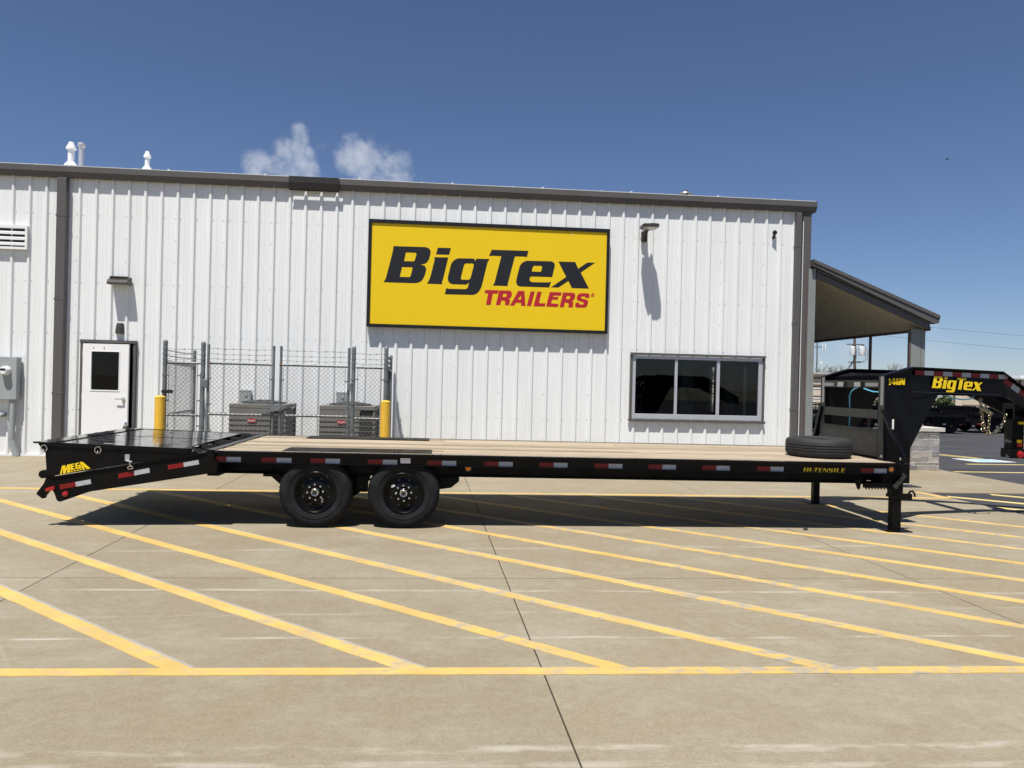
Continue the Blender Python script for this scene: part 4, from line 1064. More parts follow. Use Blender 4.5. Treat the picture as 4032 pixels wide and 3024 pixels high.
# bollards
def bollard(x, y, zt, label):
    t = thing('bollard', (x, y, 0), label, 'bollard', 'yellow bollards in front of the fence')
    MB().lathe([(.081,0),(.081,zt-.045)], (x,y,0), 'z', 28).build('sleeve', 'bollard', t, smooth=True)
    MB().lathe([(.081,zt-.0449),(.083,zt-.04),(.08,zt-.022),(.06,zt-.008),(.03,zt),(0,zt+.002)], (x,y,0), 'z', 28).build('cap', 'bollard', t, smooth=True)
bollard(-4.60, 12.38, 1.285, 'yellow bollard at the left fence corner, beneath a black oval plate')
bollard(-1.005, 12.38, 1.285, 'yellow bollard at the right fence corner, past the right condenser')
op = MB()
n_ = 20
pts_ = [(-4.60+.062*(1 if math.cos(a) > 0 else -1)*1 + .028*math.cos(a)*1.0, 1.345+.030*math.sin(a)) for a in [2*math.pi*k/n_ for k in range(n_)]]
op.prism(pts_, 'y', FY-.10, FY-.045).bar((-4.64,FY-.05,1.345),(-4.672,FY-.02,1.345),.03,.03)
tag(op.build('oval_plate', 'black_plastic', None), 'small black oval plate clamped to the fence post above left bollard', 'plate')
CN = thing('canister', (-6.10, 14.80, 0), 'dark green canister with silver cap standing in the open doorway', 'canister')
MB().lathe([(0,0),(.055,0),(.06,.02),(.06,.56),(.045,.61),(.03,.625),(0,.625)], (-6.115,14.78,.004), 'z', 16).build('body', 'green_can', CN, smooth=True)
MB().lathe([(.028,.625),(.03,.63),(.03,.665),(.02,.69),(0,.692)], (-6.115,14.78,.004), 'z', 12).build('cap', 'chrome', CN, smooth=True)

# ------------------------------------------------------------------ flatbed trailer
TR = thing('flatbed_trailer', (0, 9.33, 0), 'long black gooseneck flatbed trailer with pine plank deck and folded rear ramps', 'trailer')
YN, YFA = 8.10, 10.40
def zt(x): return .8185 - .0031*x          # the deck runs very slightly nose-down
def shear(mb):
    mb.v = [(x, y, z - .0031*x) for x, y, z in mb.v]; return mb
def tb(name, mat, *a, bevel=0, parent=None, label=None):
    o = shear(MB().box(*a)).build(name, mat, parent or TR, bevel=bevel)
    if label: o['label'] = label
    return o
XA, XB = -2.475, 5.275
# side rails: pressed channels
RP_ = [(0,.820),(0,.800),(.004,.796),(.050,.796),(.050,.700),(.022,.700),(.022,.692),(.062,.692),(.062,.820)]
shear(MB().prism([(YN+y, z) for y, z in RP_], 'x', XA, XB)).build('side_rail', 'black', TR, bevel=.004)
shear(MB().prism([(YFA-y, z) for y, z in RP_], 'x', XA, XB)).build('side_rail', 'black', TR, bevel=.004)
for i, x in enumerate([-2.4,-1.75,-.95,-.15,.6,1.35,2.1,2.85,3.6,4.35,5.0]):
    MB().box(x,x+.03,YN-.004,YN-.0004,zt(x)-.006,zt(x)+.004).build('weld_tab', 'black', TR)
# rear and front deck bars
tb('deck_bar', 'black', XA-.05, XA+.03, YN+.0, YFA, .72, .832, bevel=.006)
tb('deck_bar', 'black', 5.225, 5.275, YN+.064, YFA-.064, .70, .822)
rv = MB().lathe([(.009,0),(.008,.005),(.004,.008),(0,.009)], (0,0,0), 'z', 8).build('glint_stud', 'chrome', TR)  # chrome domes added along the rail top to give it glints
WLOC[rv] = Vector((-2.44, YN+.03, zt(-2.44)+.004)); rv.location = WLOC[rv]-WLOC[TR]
for x in (-2.40,-2.36,-1.92,-1.62,-1.575,-1.53,-1.49,-1.33,-1.29,-1.26,-.98,-.55,-.51,-.05,.18,.66,1.05,1.42,1.95,2.47,2.93,3.4,3.86,4.31,4.72,5.1):
    inst(rv, (x, YN+rnd.uniform(.012,.05), zt(x)+.004), TR)
# planks
NPL = 13; pw = (YFA-.066 - (YN+.066))/NPL
x0p, x1p = XA+.034, 5.22
protos = {}
for i in range(NPL):
    ya = YN+.066+i*pw
    cuts = [x0p] + ([2.30] if i % 3 == 1 else [-.02] if i % 3 == 2 else [3.65] if i % 6 == 3 else []) + [x1p]
    for a, b in zip(cuts, cuts[1:]):
        key = (round(a,2), round(b,2))
        dz = rnd.uniform(-.004,.003)
        mb = MB().box(a+.002, b-.002, ya+.0055, ya+pw-.0055, .781+dz, .819+dz)
        shear(mb).build('deck_plank', 'wood', TR, bevel=.003)
# tread plates above the wheels
def tread(y0, y1, x0, x1):
    o = tb('tread_plate', 'black_satin', x0, x1, y0, y1, .8225, .8275, bevel=.002)
    rb = MB(); n = int((x1-x0)/.035)
    for i in range(n):
        x = x0+.02+i*(x1-x0-.04)/n
        rb.quad_box([(x,y0+.01,.8275),(x+.012,y0+.01,.8275),(x+.034,y1-.01,.8275),(x+.022,y1-.01,.8275),(x+.003,y0+.012,.831),(x+.010,y0+.012,.831),(x+.032,y1-.012,.831),(x+.025,y1-.012,.831)])
    r_ = shear(rb).build('tread_ribs', 'black_satin', o); r_['kind'] = 'stuff'
tread(8.20, 8.62, -1.76, -.15); tread(9.98, 10.35, -1.84, -.22)
# main beams and crossmembers
for yb in (8.42, 10.02):
    shear(MB().box(XA,5.27,yb+.05,yb+.062,.555,.68).box(XA,5.27,yb,yb+.112,.543,.554).box(XA,5.27,yb,yb+.112,.681,.69)).build('main_beam', 'black_satin', TR)
cm = MB().box(-.018,.018,YN+.066,YFA-.066,.695,.775).build('crossmember', 'black_satin', TR)
cm.location.x = XA+.25; WLOC[cm].x = XA+.25
for i in range(1, 13):
    x = XA+.25+i*.59
    inst(cm, (x, WLOC[cm].y, WLOC[cm].z-.0031*(x+2.2)), TR)
for yb in (8.36, 10.15):
    tb('wiring_tube', 'black_satin', XA, 5.0, yb, yb+.03, .715, .745)
# underside brackets
tb('hinge_bracket', 'black_satin', -2.52, -2.40, YN+.03, 8.50, .55, .70)
tb('outrigger', 'black_satin', -1.98, -1.80, 8.30, 8.42, .53, .56)

# dovetail, ramps and tail
LOW = [(-4.120,.44),(-4.085,.525),(-2.52,.808),(-2.49,.80),(-2.412,.70),(-2.412,.588),(-2.474,.588),(-3.707,.378),(-3.996,.268),(-4.027,.285),(-4.055,.365)]
for y0, y1 in ((YN+.002, YN+.07), (YFA-.07, YFA-.002)):
    MB().prism(LOW, 'y', y0, y1).build('dovetail_beam', 'black_satin', TR)
UP = [(-4.241,.893),(-4.151,.775),(-4.133,.55),(-4.09,.536),(-2.62,.802),(-2.66,.846)]
MB().prism(UP, 'y', YN+.004, YN+.03).build('ramp_side', 'black', TR)
MB().prism(UP, 'y', YFA-.03, YFA-.004).build('ramp_side', 'black', TR)
MB().bar((-4.085,YN-.006,.526),(-2.52,YN-.006,.806),.014,.012).build('edge_bar', 'black_satin', TR)
MB().bar((-4.20,YN-.004,.868),(-2.70,YN-.004,.826),.016,.035).build('edge_bar', 'black', TR)
def zramp(x, y=0): return .888 - .0275*(x+4.24)
def ramp(y0, y1):
    xa, xb = -4.035, -2.775
    slots = []
    for cx_ in (-3.62, -3.02):
        for q in (.14, .34, .66, .86): slots.append((cx_+.06*q, y0+(y1-y0)*q))
    xs = sorted({xa, xb} | {c+s for c, _ in slots for s in (-.06,.06)})
    yy = sorted({y0, y1} | {c+s for _, c in slots for s in (-.016,.016)})
    def skip(x, y): return any(abs(x-c) < .058 and abs(y-d_) < .015 for c, d_ in slots)
    mb = MB().grid_sheet(xs, yy, lambda x, y: zramp(x), skip)
    b = len(mb.v)
    mb.box(xa, xb, y0, y0+.012, .80, zramp(xb)-.001).box(xa, xb, y1-.012, y1, .80, zramp(xb)-.001)
    r = mb.build('ramp_panel', 'black_deck', TR, recalc=False)
    MB().bar((xa-.002,y0,zramp(xa)-.014),(xa-.002,y1,zramp(xa)-.014),.02,.03).build('ramp_edge', 'black', r)
    # finger bars running on to the deck
    for k in range(3):
        y = y0+.06+k*(y1-y0-.12)/2
        MB().quad_box([(xb-.01,y-.006,.80),(xb+.17,y-.006,.80),(xb+.17,y+.006,.80),(xb-.01,y+.006,.80),(xb-.01,y-.006,zramp(xb)-.004),(xb+.17,y-.006,zramp(xb)-.012),(xb+.17,y+.006,zramp(xb)-.012),(xb-.01,y+.006,zramp(xb)-.004)]).build('finger_bar', 'head_black', r)
    MB().bar((xb,y0,zramp(xb)-.004),(xb,y1,zramp(xb)-.004),.02,.008).build('ramp_edge', 'head_black', r)
    return r
ramp(YN+.032, 9.235); ramp(9.29, YFA-.032)
# slanting inner floor of the dovetail under the ramps
def floor_strip(ya, yb, wd, mb):
    for k in range(10):
        x = -4.0+k*.155; z = .50+.1757*(x+4.0)
        mb.quad_box([(x,ya,z),(x+wd,ya,z+wd*.1757),(x+wd,yb,z+wd*.1757),(x,yb,z),(x,ya,z+.012),(x+wd,ya,z+wd*.1757+.012),(x+wd,yb,z+wd*.1757+.012),(x,yb,z+.012)])
    return mb
floor_strip(YN+.072, 9.22, .153, MB()).build('dovetail_floor', 'black_satin', TR)['kind'] = 'stuff'
floor_strip(9.305, YFA-.072, .153, MB()).build('dovetail_floor', 'black_satin', TR)['kind'] = 'stuff'
floor_strip(9.221, 9.304, .085, MB()).build('dovetail_floor', 'black_satin', TR)['kind'] = 'stuff'
# rear lip with pointed tips
MB().box(-4.10,-4.0,YN+.075,YFA-.075,.80,.83).build('lip_channel', 'black_satin', TR)
for k in range(5):
    y = YN+.09+k*(YFA-YN-.18)/5
    MB().box(-2.80,-2.545,y,y+.40,.775,.79).build('ramp_rest', 'black_satin', TR)
MB().quad_box([(-4.243,YN+.0,.878),(-4.09,YN+.0,.872),(-4.09,YFA,.872),(-4.243,YFA,.878),(-4.243,YN+.0,.896),(-4.09,YN+.0,.889),(-4.09,YFA,.889),(-4.243,YFA,.896)]).build('rear_lip', 'black_deck', TR)
for k in range(9):
    y = YN+.05+k*(YFA-YN-.1)/8
    MB().prism([(-4.30,y),(-4.243,y-.03),(-4.243,y+.03)], 'z', .874, .892).build('ramp_tooth', 'black', TR)
for y in (YN+.02, YFA-.08):
    MB().prism([(-4.07,.50),(-4.15,.515),(-4.175,.45),(-4.235,.365),(-4.245,.345),(-4.185,.297),(-4.165,.30),(-4.160,.325),(-4.12,.375),(-4.06,.41)], 'y', y, y+.06).build('tail_foot', 'black_satin', TR, bevel=.006)
    MB().lathe([(0,0),(.043,0),(.043,.07),(0,.07)], (-4.178,y-.005,.553), 'y', 18).build('roller', 'black_satin', TR, smooth=True)
    MB().box(-4.178,-4.09,y+.002,y+.06,.512,.592).build('roller_arm', 'black_satin', TR)
tb('rear_crossbar', 'black_satin', -4.12, -4.04, YN+.08, YFA-.08, .39, .48)
MB().prism([(-3.88,.338),(-3.60,.400),(-3.57,.438),(-3.87,.412)], 'y', YN-.001, YN+.0015).build('recess_shade', 'black_satin', TR)  # thin black plate put in for the shade of a recess
for x, z in ((-4.158,.826), (-3.62,.818)):
    MB().torus((x,YN-.016,z), .034, .0045, (.15,1,0), 20, 6).build('pull_ring', 'chrome', TR, smooth=True)
    MB().tube([(x-.005,YN+.002,z-.012),(x-.005,YN-.018,z-.032)], .006, 6).build('ring_pin', 'chrome', TR)
MB().torus((-3.425,YN-.002,.823), .022, .004, (0,1,0), 14, 5).build('pin_hole', 'black', TR)
lt = MB().box(-3.345,-3.30,YN-.02,YN+.003,.712,.775)
lt.build('latch', 'grey_box', TR)
MB().tube([(-3.335,YN-.018,.714),(-3.30,YN-.018,.706),(-3.272,YN-.018,.70)], .008, 6).build('latch_pin', 'chrome', TR)
MB().tube([(-3.298,YN-.015,.71),(-3.294,YN-.015,.66)], .006, 6).build('latch_link', 'chrome', TR)
MB().torus((-3.29,YN-.015,.638), .026, .006, (0,1,0), 14, 6, .6).build('latch_link', 'chrome', TR, smooth=True)
for x, z in ((-2.66,.826),(-2.9,.83)): MB().lathe([(0,0),(.009,0),(.007,.006),(0,.007)], (x,YN-.004,z), 'y', 8, -1).build('bolt_head', 'chrome', TR)

# reflective tapes
KT = (YN+.05)/YN
def back(p): return (p[0]*KT, CAM_H+(p[1]-CAM_H)*KT)
def tape_quad(name, pts, mat, y=YN):
    mb = MB(); 
    mb.v = [(p[0],y-.0022,p[1]) for p in pts] + [(p[0],y,p[1]) for p in pts]
    mb.f = [(0,1,2,3),(0,4,5,1),(1,5,6,2),(2,6,7,3),(3,7,4,0)]
    o = mb.build(name, mat, TR); return o
for xr, xm, xe in ((-2.470,-2.318,-2.166),(-1.957,-1.798,-1.638),(-1.439,-1.283,-1.126),(-.830,-.673,-.516),(-.191,-.035,.122),(.429,.586,.743),(1.038,1.195,1.351),(1.655,1.812,1.969),(2.265,2.423,2.580),(2.887,3.045,3.203),(3.519,3.677,3.834),(4.755,4.912,5.066)):
    for a, b, mt_ in ((xr,xm,'tape_red'),(xm+.002,xe,'tape_white')):
        tape_quad('reflective_tape', [back(q) for q in ((a,zt(a)-.113),(b,zt(b)-.113),(b,zt(b)-.060),(a,zt(a)-.060))], mt_, YN+.0494)
tape_quad('rating_label', [back(q) for q in ((-.482,.724),(-.374,.724),(-.374,.779),(-.482,.779))], 'label_white', YN+.0494)
for k, x in enumerate((-.46,-.435,-.41,-.39)): tape_quad('label_print', [back(q) for q in ((x,.757),(x+.012,.757),(x+.012,.765),(x,.765))], 'badge_red', YN+.047)
for a, b, h in (((-3.997,.424),(-3.689,.485),.048),((-3.415,.545),(-3.100,.612),.048),((-2.913,.644),(-2.600,.705),.046)):
    mx_ = ((a[0]+b[0])/2, (a[1]+b[1])/2)
    for p, q, mt_ in ((a,mx_,'tape_red'),((mx_[0]+.002,mx_[1]),b,'tape_white')):
        tape_quad('reflective_tape', [(p[0]+.004,p[1]-h/2),(q[0]+.004,q[1]-h/2),(q[0]-.004,q[1]+h/2),(p[0]-.004,p[1]+h/2)], mt_, YN+.0015)
MB().prism([(-4.135,.377),(-4.046,.390),(-4.044,.440),(-4.133,.41)], 'y', YN-.02, YN+.019).build('marker_light', 'lens_red', TR, bevel=.006)
MB().lathe([(.03,0),(.028,.01),(.018,.017),(0,.019)], (-3.942,YN+.002,.352), 'y', 18, -1).build('marker_light', 'lens_red', TR, smooth=True)
for x, z, y in ((.262,.657,8.32),(5.145,.733,YN+.049)):
    q = MB().lathe([(.042,0),(.042,.008),(.031,.010),(.031,.0)], (x,y,z), 'y', 20, -1).build('marker_bezel', 'black_plastic', TR)
    MB().lathe([(.029,0),(.028,.014),(.017,.021),(0,.023)], (x,y,z), 'y', 18, -1).build('marker_light', 'lens_amber', TR, smooth=True)
tb('marker_bracket', 'black_satin', .21, .315, 8.323, 8.335, .61, .70)
letters('decal_lettering', G_MEGA, YN+.004, .0022, 'decal_yellow', TR)
letters('decal_lettering', G_HITENSILE, YN+.0494, .0022, 'decal_yellow', TR, back)

# wheels
def wheel(cx_, y, side):
    """near wheels face -Y (side=-1); the tyre is the part, the rest hangs on it"""
    c = (cx_, y, .392)
    tr_ = [(.225,.0),(.238,-.004),(.262,-.012),(.30,-.018),(.335,-.016),(.358,-.006),(.374,.008),(.386,.024),(.3915,.045),(.392,.06),(.384,.0605),(.384,.069),(.392,.0695),(.3925,.10),(.384,.1005),(.384,.109),(.3925,.1095),(.3925,.14),(.384,.1405),(.384,.149),(.392,.1495),(.3915,.17),(.386,.192),(.374,.208),(.30,.232),(.225,.215)]
    ty = MB().lathe(tr_, c, 'y', 56, 1)
    # sidewall lettering ribs and shoulder lugs
    o = ty.build('tyre', 'rubber', TR, smooth=True)
    sh = MB()
    for k in range(56):
        a = 2*math.pi*k/56; ca, sa = math.cos(a), math.sin(a)
        p = [(c[0]+r_*math.cos(a+t_), y+yy_, c[2]+r_*math.sin(a+t_)) for r_, yy_, t_ in ((.372,.001,-.028),(.372,.001,.028),(.388,.02,.028),(.388,.02,-.028))]
        q = [(c[0]+r_*math.cos(a+t_), y+yy_, c[2]+r_*math.sin(a+t_)) for r_, yy_, t_ in ((.372,.010,-.03),(.372,.010,.03),(.392,.030,.03),(.392,.030,-.03))]
        sh.quad_box(p+q)
    s_ = sh.build('shoulder_lugs', 'rubber', o); s_['kind'] = 'stuff'
    MB().torus((c[0],y-.0165,c[2]), .287, .006, (0,1,0), 48, 6).build('sidewall_bead', 'rubber', o, smooth=True)
    rim = [(.222,.0),(.226,-.006),(.219,-.012),(.210,-.006),(.205,.012),(.196,.016),(.190,.034),(.182,.036),(.178,.05),(.172,.052),(.150,.045),(.118,.030),(.098,.026),(.06,.026),(.058,.05),(0,.05)]
    MB().lathe(rim, c, 'y', 48, 1).build('rim', 'black', o, smooth=True)
    hb = MB().lathe([(.052,.03),(.05,-.015),(.044,-.038),(.036,-.045),(.030,-.043),(.026,-.036),(.024,-.036)], c, 'y', 24, 1)
    hb.build('hub_cap', 'chrome', o, smooth=True)
    MB().lathe([(.0245,-.033),(.018,-.040),(.01,-.043),(0,-.043)], c, 'y', 20, 1).build('hub_plug', 'black_plastic', o, smooth=True)
    nut = None
    for k in range(8):
        a = 2*math.pi*(k+.08)/8
        p = (cx_+.083*math.cos(a), y+.005, .392+.083*math.sin(a))
        if nut is None:
            nut = MB().lathe([(.0145,.022),(.0145,-.008),(.010,-.018),(0,-.020)], p, 'y', 6, 1).build('lug_nut', 'chrome', o)
            yn = WLOC[nut].y
        else: inst(nut, (p[0], yn, p[2]), o)
    for k in range(8):
        a = 2*math.pi*(k+.5)/8
        MB().lathe([(0,-.002),(.016,-.002),(.016,.01),(0,.01)], (cx_+.142*math.cos(a), y+.0415, .392+.142*math.sin(a)), 'y', 12, 1).build('hand_hole', 'black_plastic', o)
    return o
YW = 8.165
w1 = wheel(-1.392, YW, -1); w2 = wheel(-.443, YW, -1)
MB().box(-1.33,-1.312,YW+.026,YW+.033,.275,.32).build('wheel_label', 'label_white', w1)
MB().box(-1.324,-1.318,YW+.0235,YW+.0255,.283,.312).build('label_print', 'badge_red', w1)
lbl = MB().box(-.02,.02,-.004,.003,-.012,.012).box(-.014,.014,-.0065,-.0045,-.004,.003)
lbl.rot(Matrix.Translation((-.562,YW+.03,.463)) @ Matrix.Rotation(R(-28), 4, 'Y')).build('wheel_label', 'label_white', w2)
for w_ in (w1, w2):
    c = copy_tree(w_, (0, 0, 0), TR)
    dyy = YFA-.065 - YW
    WLOC[c] = WLOC[w_] + Vector((0, 2*(9.25-WLOC[w_].y), 0)); c.location = WLOC[c]-WLOC[TR]; c.rotation_euler = (0, 0, math.pi)
for cx_ in (-1.392, -.443):
    MB().tube([(cx_,8.3,.392),(cx_,10.2,.392)], .06, 14).build('axle', 'black_satin', TR, smooth=True)
    for yb in (8.47, 10.07):
        MB().prism([(cx_-.42,.49),(cx_-.2,.45),(cx_,.435),(cx_+.2,.45),(cx_+.42,.49),(cx_+.42,.51),(cx_+.2,.475),(cx_,.46),(cx_-.2,.475),(cx_-.42,.51)], 'y', yb-.03, yb+.03).build('leaf_spring', 'black_satin', TR)
for yb in (8.40, 10.02):
    MB().box(-.985,-.862,yb,yb+.12,.362,.54).build('spring_hanger', 'black_satin', TR)
    MB().lathe([(0,0),(.02,0),(.02,.01),(0,.012)], (-.93,yb-.001,.43), 'y', 10, -1).build('hanger_bolt', 'black', TR)
    MB().prism([(-.066,.545),(.166,.545),(.166,.495),(.075,.420),(-.066,.400)], 'y', yb+.0, yb+.12).build('spring_hanger', 'black_satin', TR, bevel=.008)
    MB().prism([(-1.95,.55),(-1.72,.55),(-1.72,.42),(-1.80,.42)], 'y', yb+.01, yb+.11).build('spring_hanger', 'black_satin', TR)
for yb in (8.20, 10.24):
    pass
MB().box(-1.86,.06,8.40,8.405,.57,.70).build('wheel_skirt', 'black_satin', TR)

# jacks
def jack(x0, x1, y0, y1, zt_, foot):
    j = MB().box(x0,x1,y0,y1,.40,zt_).build('jack', 'black_satin', TR, bevel=.006)
    MB().box(x0+.011,x1-.011,y0+.011,y1-.011,.012,.62).build('inner_leg', 'black_satin', j, bevel=.005)
    MB().box(x0-.085,x1+.09,y0-.06,y1+.06,.001,.012).build('foot', 'black_satin', j)
    MB().box(x0-.008,x1+.008,y0-.008,y1+.008,.392,.43).build('collar', 'black_satin', j)
    return j
jn = jack(5.212, 5.338, 8.20, 8.32, .66, 1)
jf = jack(5.262, 5.374, 10.16, 10.27, .66, 1)
MB().box(5.339,5.475,8.235,8.285,.365,.435).build('drop_leg_handle', 'black_satin', jn)
MB().tube([(5.445,8.26,.43),(5.462,8.26,.462),(5.49,8.26,.468),(5.515,8.26,.44),(5.525,8.26,.40)], .012, 8).build('drop_leg_handle', 'black', jn, smooth=True)
MB().bar((5.33,8.17,.672),(5.205,8.17,.515),.03,.05).build('jack_brace', 'head_black', TR)
MB().prism([(5.12,.70),(5.30,.70),(5.30,.60),(5.21,.515),(5.16,.53),(5.12,.60)], 'y', 8.21, 8.22).build('jack_gusset', 'black_satin', TR)
# serrated step under the front of the deck
stp = MB().box(4.835,5.19,8.19,8.30,.548,.556).box(4.835,5.19,8.187,8.193,.510,.566)
o_ = stp.build('step', 'black_satin', TR)
for k in range(9):
    x = 4.86+k*.037
    MB().prism([(x,.510),(x+.018,.488),(x+.03,.510)], 'y', 8.186, 8.194).build('step_tooth', 'black_satin', o_)
for x in (4.79, 5.19): MB().prism([(x-.05,.60),(x+.04,.60),(x+.02,.50),(x+.005,.482),(x-.012,.50)], 'y', 8.20, 8.215).build('step_bracket', 'black_satin', TR)
MB().box(4.875,4.925,8.183,8.1865,.59,.597).build('bolt_head', 'chrome', TR)

# ------------------------------------------------------------------ gooseneck
NYN, NYF = 8.69, 10.12
XH = 5.35
def nk_xyz(x, y, z):
    """the arms draw together towards the coupler"""
    if x <= 5.75: return x, NYN, z
    x2 = x*(NYN-.23*5.75)/(NYN-.23*x); yy = NYN+.23*(x2-5.75)
    return x2, yy, CAM_H+(z-CAM_H)*yy/NYN
def nkmap(mb, base):
    out = []
    for x, y, z in mb.v:
        x2, yy, z2 = nk_xyz(x, y, z)
        out.append((x2, (yy if base == NYN else 2*9.405-yy)+(y-base), z2))
    mb.v = out
    return mb
def neck(y, sgn):
    pl = [(5.362,.50),(5.735,.50),(5.735,.935),(6.085,1.612),(7.00,1.612),(7.62,1.22),(7.75,1.22),(7.75,1.36),(6.905,1.905),(5.728,1.932),(5.362,1.822)]
    o = nkmap(MB().prism(pl, 'y', y, y+.02*sgn), y).build('neck_plate', 'black', TR)
    nkmap(MB().prism([(5.362,1.822),(5.728,1.932),(6.905,1.905),(7.75,1.36),(7.75,1.372),(6.908,1.918),(5.728,1.945),(5.352,1.833),(5.352,1.822)], 'y', y-.046, y+.075), y).build('neck_flange', 'black', o)
    MB().box(5.350,5.361,y-.035,y+.075,.50,1.8215).build('neck_flange', 'head_black', o)
    nkmap(MB().prism([(6.085,1.612),(7.00,1.612),(7.62,1.22),(7.62,1.21),(6.997,1.602),(6.08,1.602)], 'y', y-.012, y+.03), y).build('neck_flange', 'black_satin', o)
    nkmap(MB().prism([(5.735,1.640),(6.905,1.624),(6.905,1.618),(5.735,1.634)], 'y', y-.012*1, y-.0005), y).build('neck_seam', 'head_black', o)
    nkmap(MB().prism([(5.46,.47),(5.84,.47),(5.84,.462),(5.46,.462)], 'y', y-.09, y+.14), y).build('base_plate', 'black', o)
    return o
nn = neck(NYN, 1); nf = neck(NYF, 1)
# headboard
MB().box(XH-.004,XH+.03,NYN+.077,NYF-.037,.815,1.150).build('headboard_panel', 'head_black', TR)
MB().box(XH-.012,XH+.04,NYN+.077,NYF-.037,1.1505,1.162).build('headboard_edge', 'black', TR)
MB().box(XH-.006,XH+.05,NYN+.077,NYF-.037,1.288,1.398).build('headboard_bar', 'head_black', TR)
MB().box(XH-.006,XH+.05,NYN+.077,NYF-.037,1.676,1.770).build('headboard_bar', 'head_black', TR)
for y0, y1 in ((NYF-.29, NYF-.04), (NYN+.08, NYN+.36)):
    MB().box(XH-.0085,XH-.0062,y0,y1,1.692,1.738).build('reflective_tape', 'tape_grey', TR)
for y in (NYN, NYF):
    MB().box(XH-.0025,XH-.0004,y-.028,y+.03,1.46,1.815).build('reflective_tape', 'tape_grey', TR)
for y in (9.19, 9.60):
    l = MB().box(XH-.034,XH-.0062,y-.085,y+.085,1.672,1.756).build('work_lamp', 'black_plastic', TR, bevel=.012)
    MB().box(XH-.040,XH-.0345,y-.070,y+.070,1.684,1.744).build('lens', 'lens_clear', l, bevel=.012)
# stake braces each side
MB().bar((5.34,8.16,.80),(5.345,8.66,1.40),.03,.05,(1,0,0)).build('brace', 'black', TR)
MB().bar((5.32,8.155,.86),(5.335,8.62,1.36),.006,.006).build('brace_edge', 'black_deck', TR)
MB().box(5.34,5.355,8.44,8.455,1.18,1.30).build('brace_tag', 'label_white', TR)
MB().bar((5.34,10.35,.80),(5.345,10.13,1.40),.05,.07,(1,0,0)).build('brace', 'black', TR)
for x, y in ((5.30,8.60),(5.37,8.30)): MB().lathe([(0,0),(.02,0),(.02,.03),(.012,.036),(0,.038)], (x,y,.825), 'z', 8).build('bolt_head', 'chrome', TR)
# toolbox between the necks and cross members of the neck
MB().box(5.45,5.72,NYN+.30,NYF-.30,.55,1.0).build('toolbox', 'black_satin', TR)
MB().box(6.86,6.98,9.05,9.76,1.65,1.86).build('neck_crossmember', 'black', TR)
MB().box(7.60,7.76,9.30,9.51,1.30,1.52).build('neck_crossmember', 'black', TR)
cpl = MB().box(7.60,7.76,9.32,9.48,.80,1.45).build('coupler', 'black_satin', TR, bevel=.01)
MB().box(7.575,7.83,9.29,9.51,.775,.90).build('coupler_head', 'black_satin', cpl, bevel=.012)
MB().prism([(7.735,.93),(7.84,.92),(7.85,1.03),(7.80,1.05),(7.76,1.03)], 'y', 9.24, 9.30).build('latch_guard', 'yellow_plastic', cpl, bevel=.01)
MB().box(7.775,7.86,9.26,9.30,1.055,1.17).build('latch_guard', 'yellow_plastic', cpl, bevel=.01)
MB().box(7.665,7.74,9.29,9.318,1.235,1.27).build('latch_plate', 'yellow_plastic', cpl)
MB().box(7.755,7.83,9.30,9.34,1.18,1.33).build('latch_block', 'grey_box', cpl, bevel=.01)
MB().box(7.655,7.72,9.305,9.318,.985,1.025).build('warning_label', 'decal_yellow', cpl)
MB().box(7.655,7.73,9.306,9.318,.93,.98).build('warning_label', 'lens_red', cpl)
MB().lathe([(0,0),(.05,.0),(.045,.012),(0,.016)], (7.69,9.288,.83), 'y', 16, -1).build('coupler_light', 'lens_red', cpl)
MB().tube([(7.54,9.36,1.01),(7.60,9.36,1.0)], .024, 10).build('set_screw', 'galv', cpl, smooth=True)
MB().tube([(7.55,9.36,.80),(7.58,9.36,.80)], .02, 10).build('set_screw', 'galv', cpl, smooth=True)
MB().bar((6.95,9.10,1.47),(7.12,9.10,1.37),.04,.035).build('chain_tray', 'zinc_gold', TR)
# reflective strip and lettering on the near neck arm
def tape_nk(name, pts, mat):
    mb = MB(); mb.v = [(p[0],NYN-.0028,p[1]) for p in pts] + [(p[0],NYN-.0006,p[1]) for p in pts]
    mb.f = [(0,1,2,3),(0,4,5,1),(1,5,6,2),(2,6,7,3),(3,7,4,0)]
    return nkmap(mb, NYN).build(name, mat, TR)
xs_ = [5.772+i*.1225 for i in range(11)]
def ztop(x): return 1.932-.0229*(x-5.728)-.027
for i in range(10):
    a, b = xs_[i]+.001, xs_[i+1]-.001
    tape_nk('reflective_tape', [(a,ztop(a)-.055),(b,ztop(b)-.055),(b,ztop(b)),(a,ztop(a))], 'tape_red' if i % 2 == 0 else 'tape_white')
sl = (1.36-1.905)/(7.75-6.905)
for i in range(6):
    a, b = 6.965+i*.105, 6.965+(i+1)*.105-.002
    za, zb = 1.905+sl*(a-6.905)-.025, 1.905+sl*(b-6.905)-.025
    tape_nk('reflective_tape', [(a-.03,za-.062),(b-.03,zb-.062),(b,zb),(a,za)], 'tape_red' if i % 2 == 0 else 'tape_white')
gx = [p for g in G_BIGTEX for lp in g for p in lp]
bx0, bx1 = min(p[0] for p in gx), max(p[0] for p in gx); bz0, bz1 = min(p[1] for p in gx), max(p[1] for p in gx)
def nm(p):
    u_ = (p[0]-bx0)/(bx1-bx0); v_ = (p[1]-bz0)/(bz1-bz0)
    return (5.994+u_*.670, 1.652+v_*.190-.030*u_)
letters('decal_lettering', G_BIGTEX, NYN-.0006, .0022, 'decal_yellow', TR, nm, lambda mb: nkmap(mb, NYN))
letters('decal_lettering', G_MODEL, NYN-.0006, .0022, 'decal_yellow', TR)
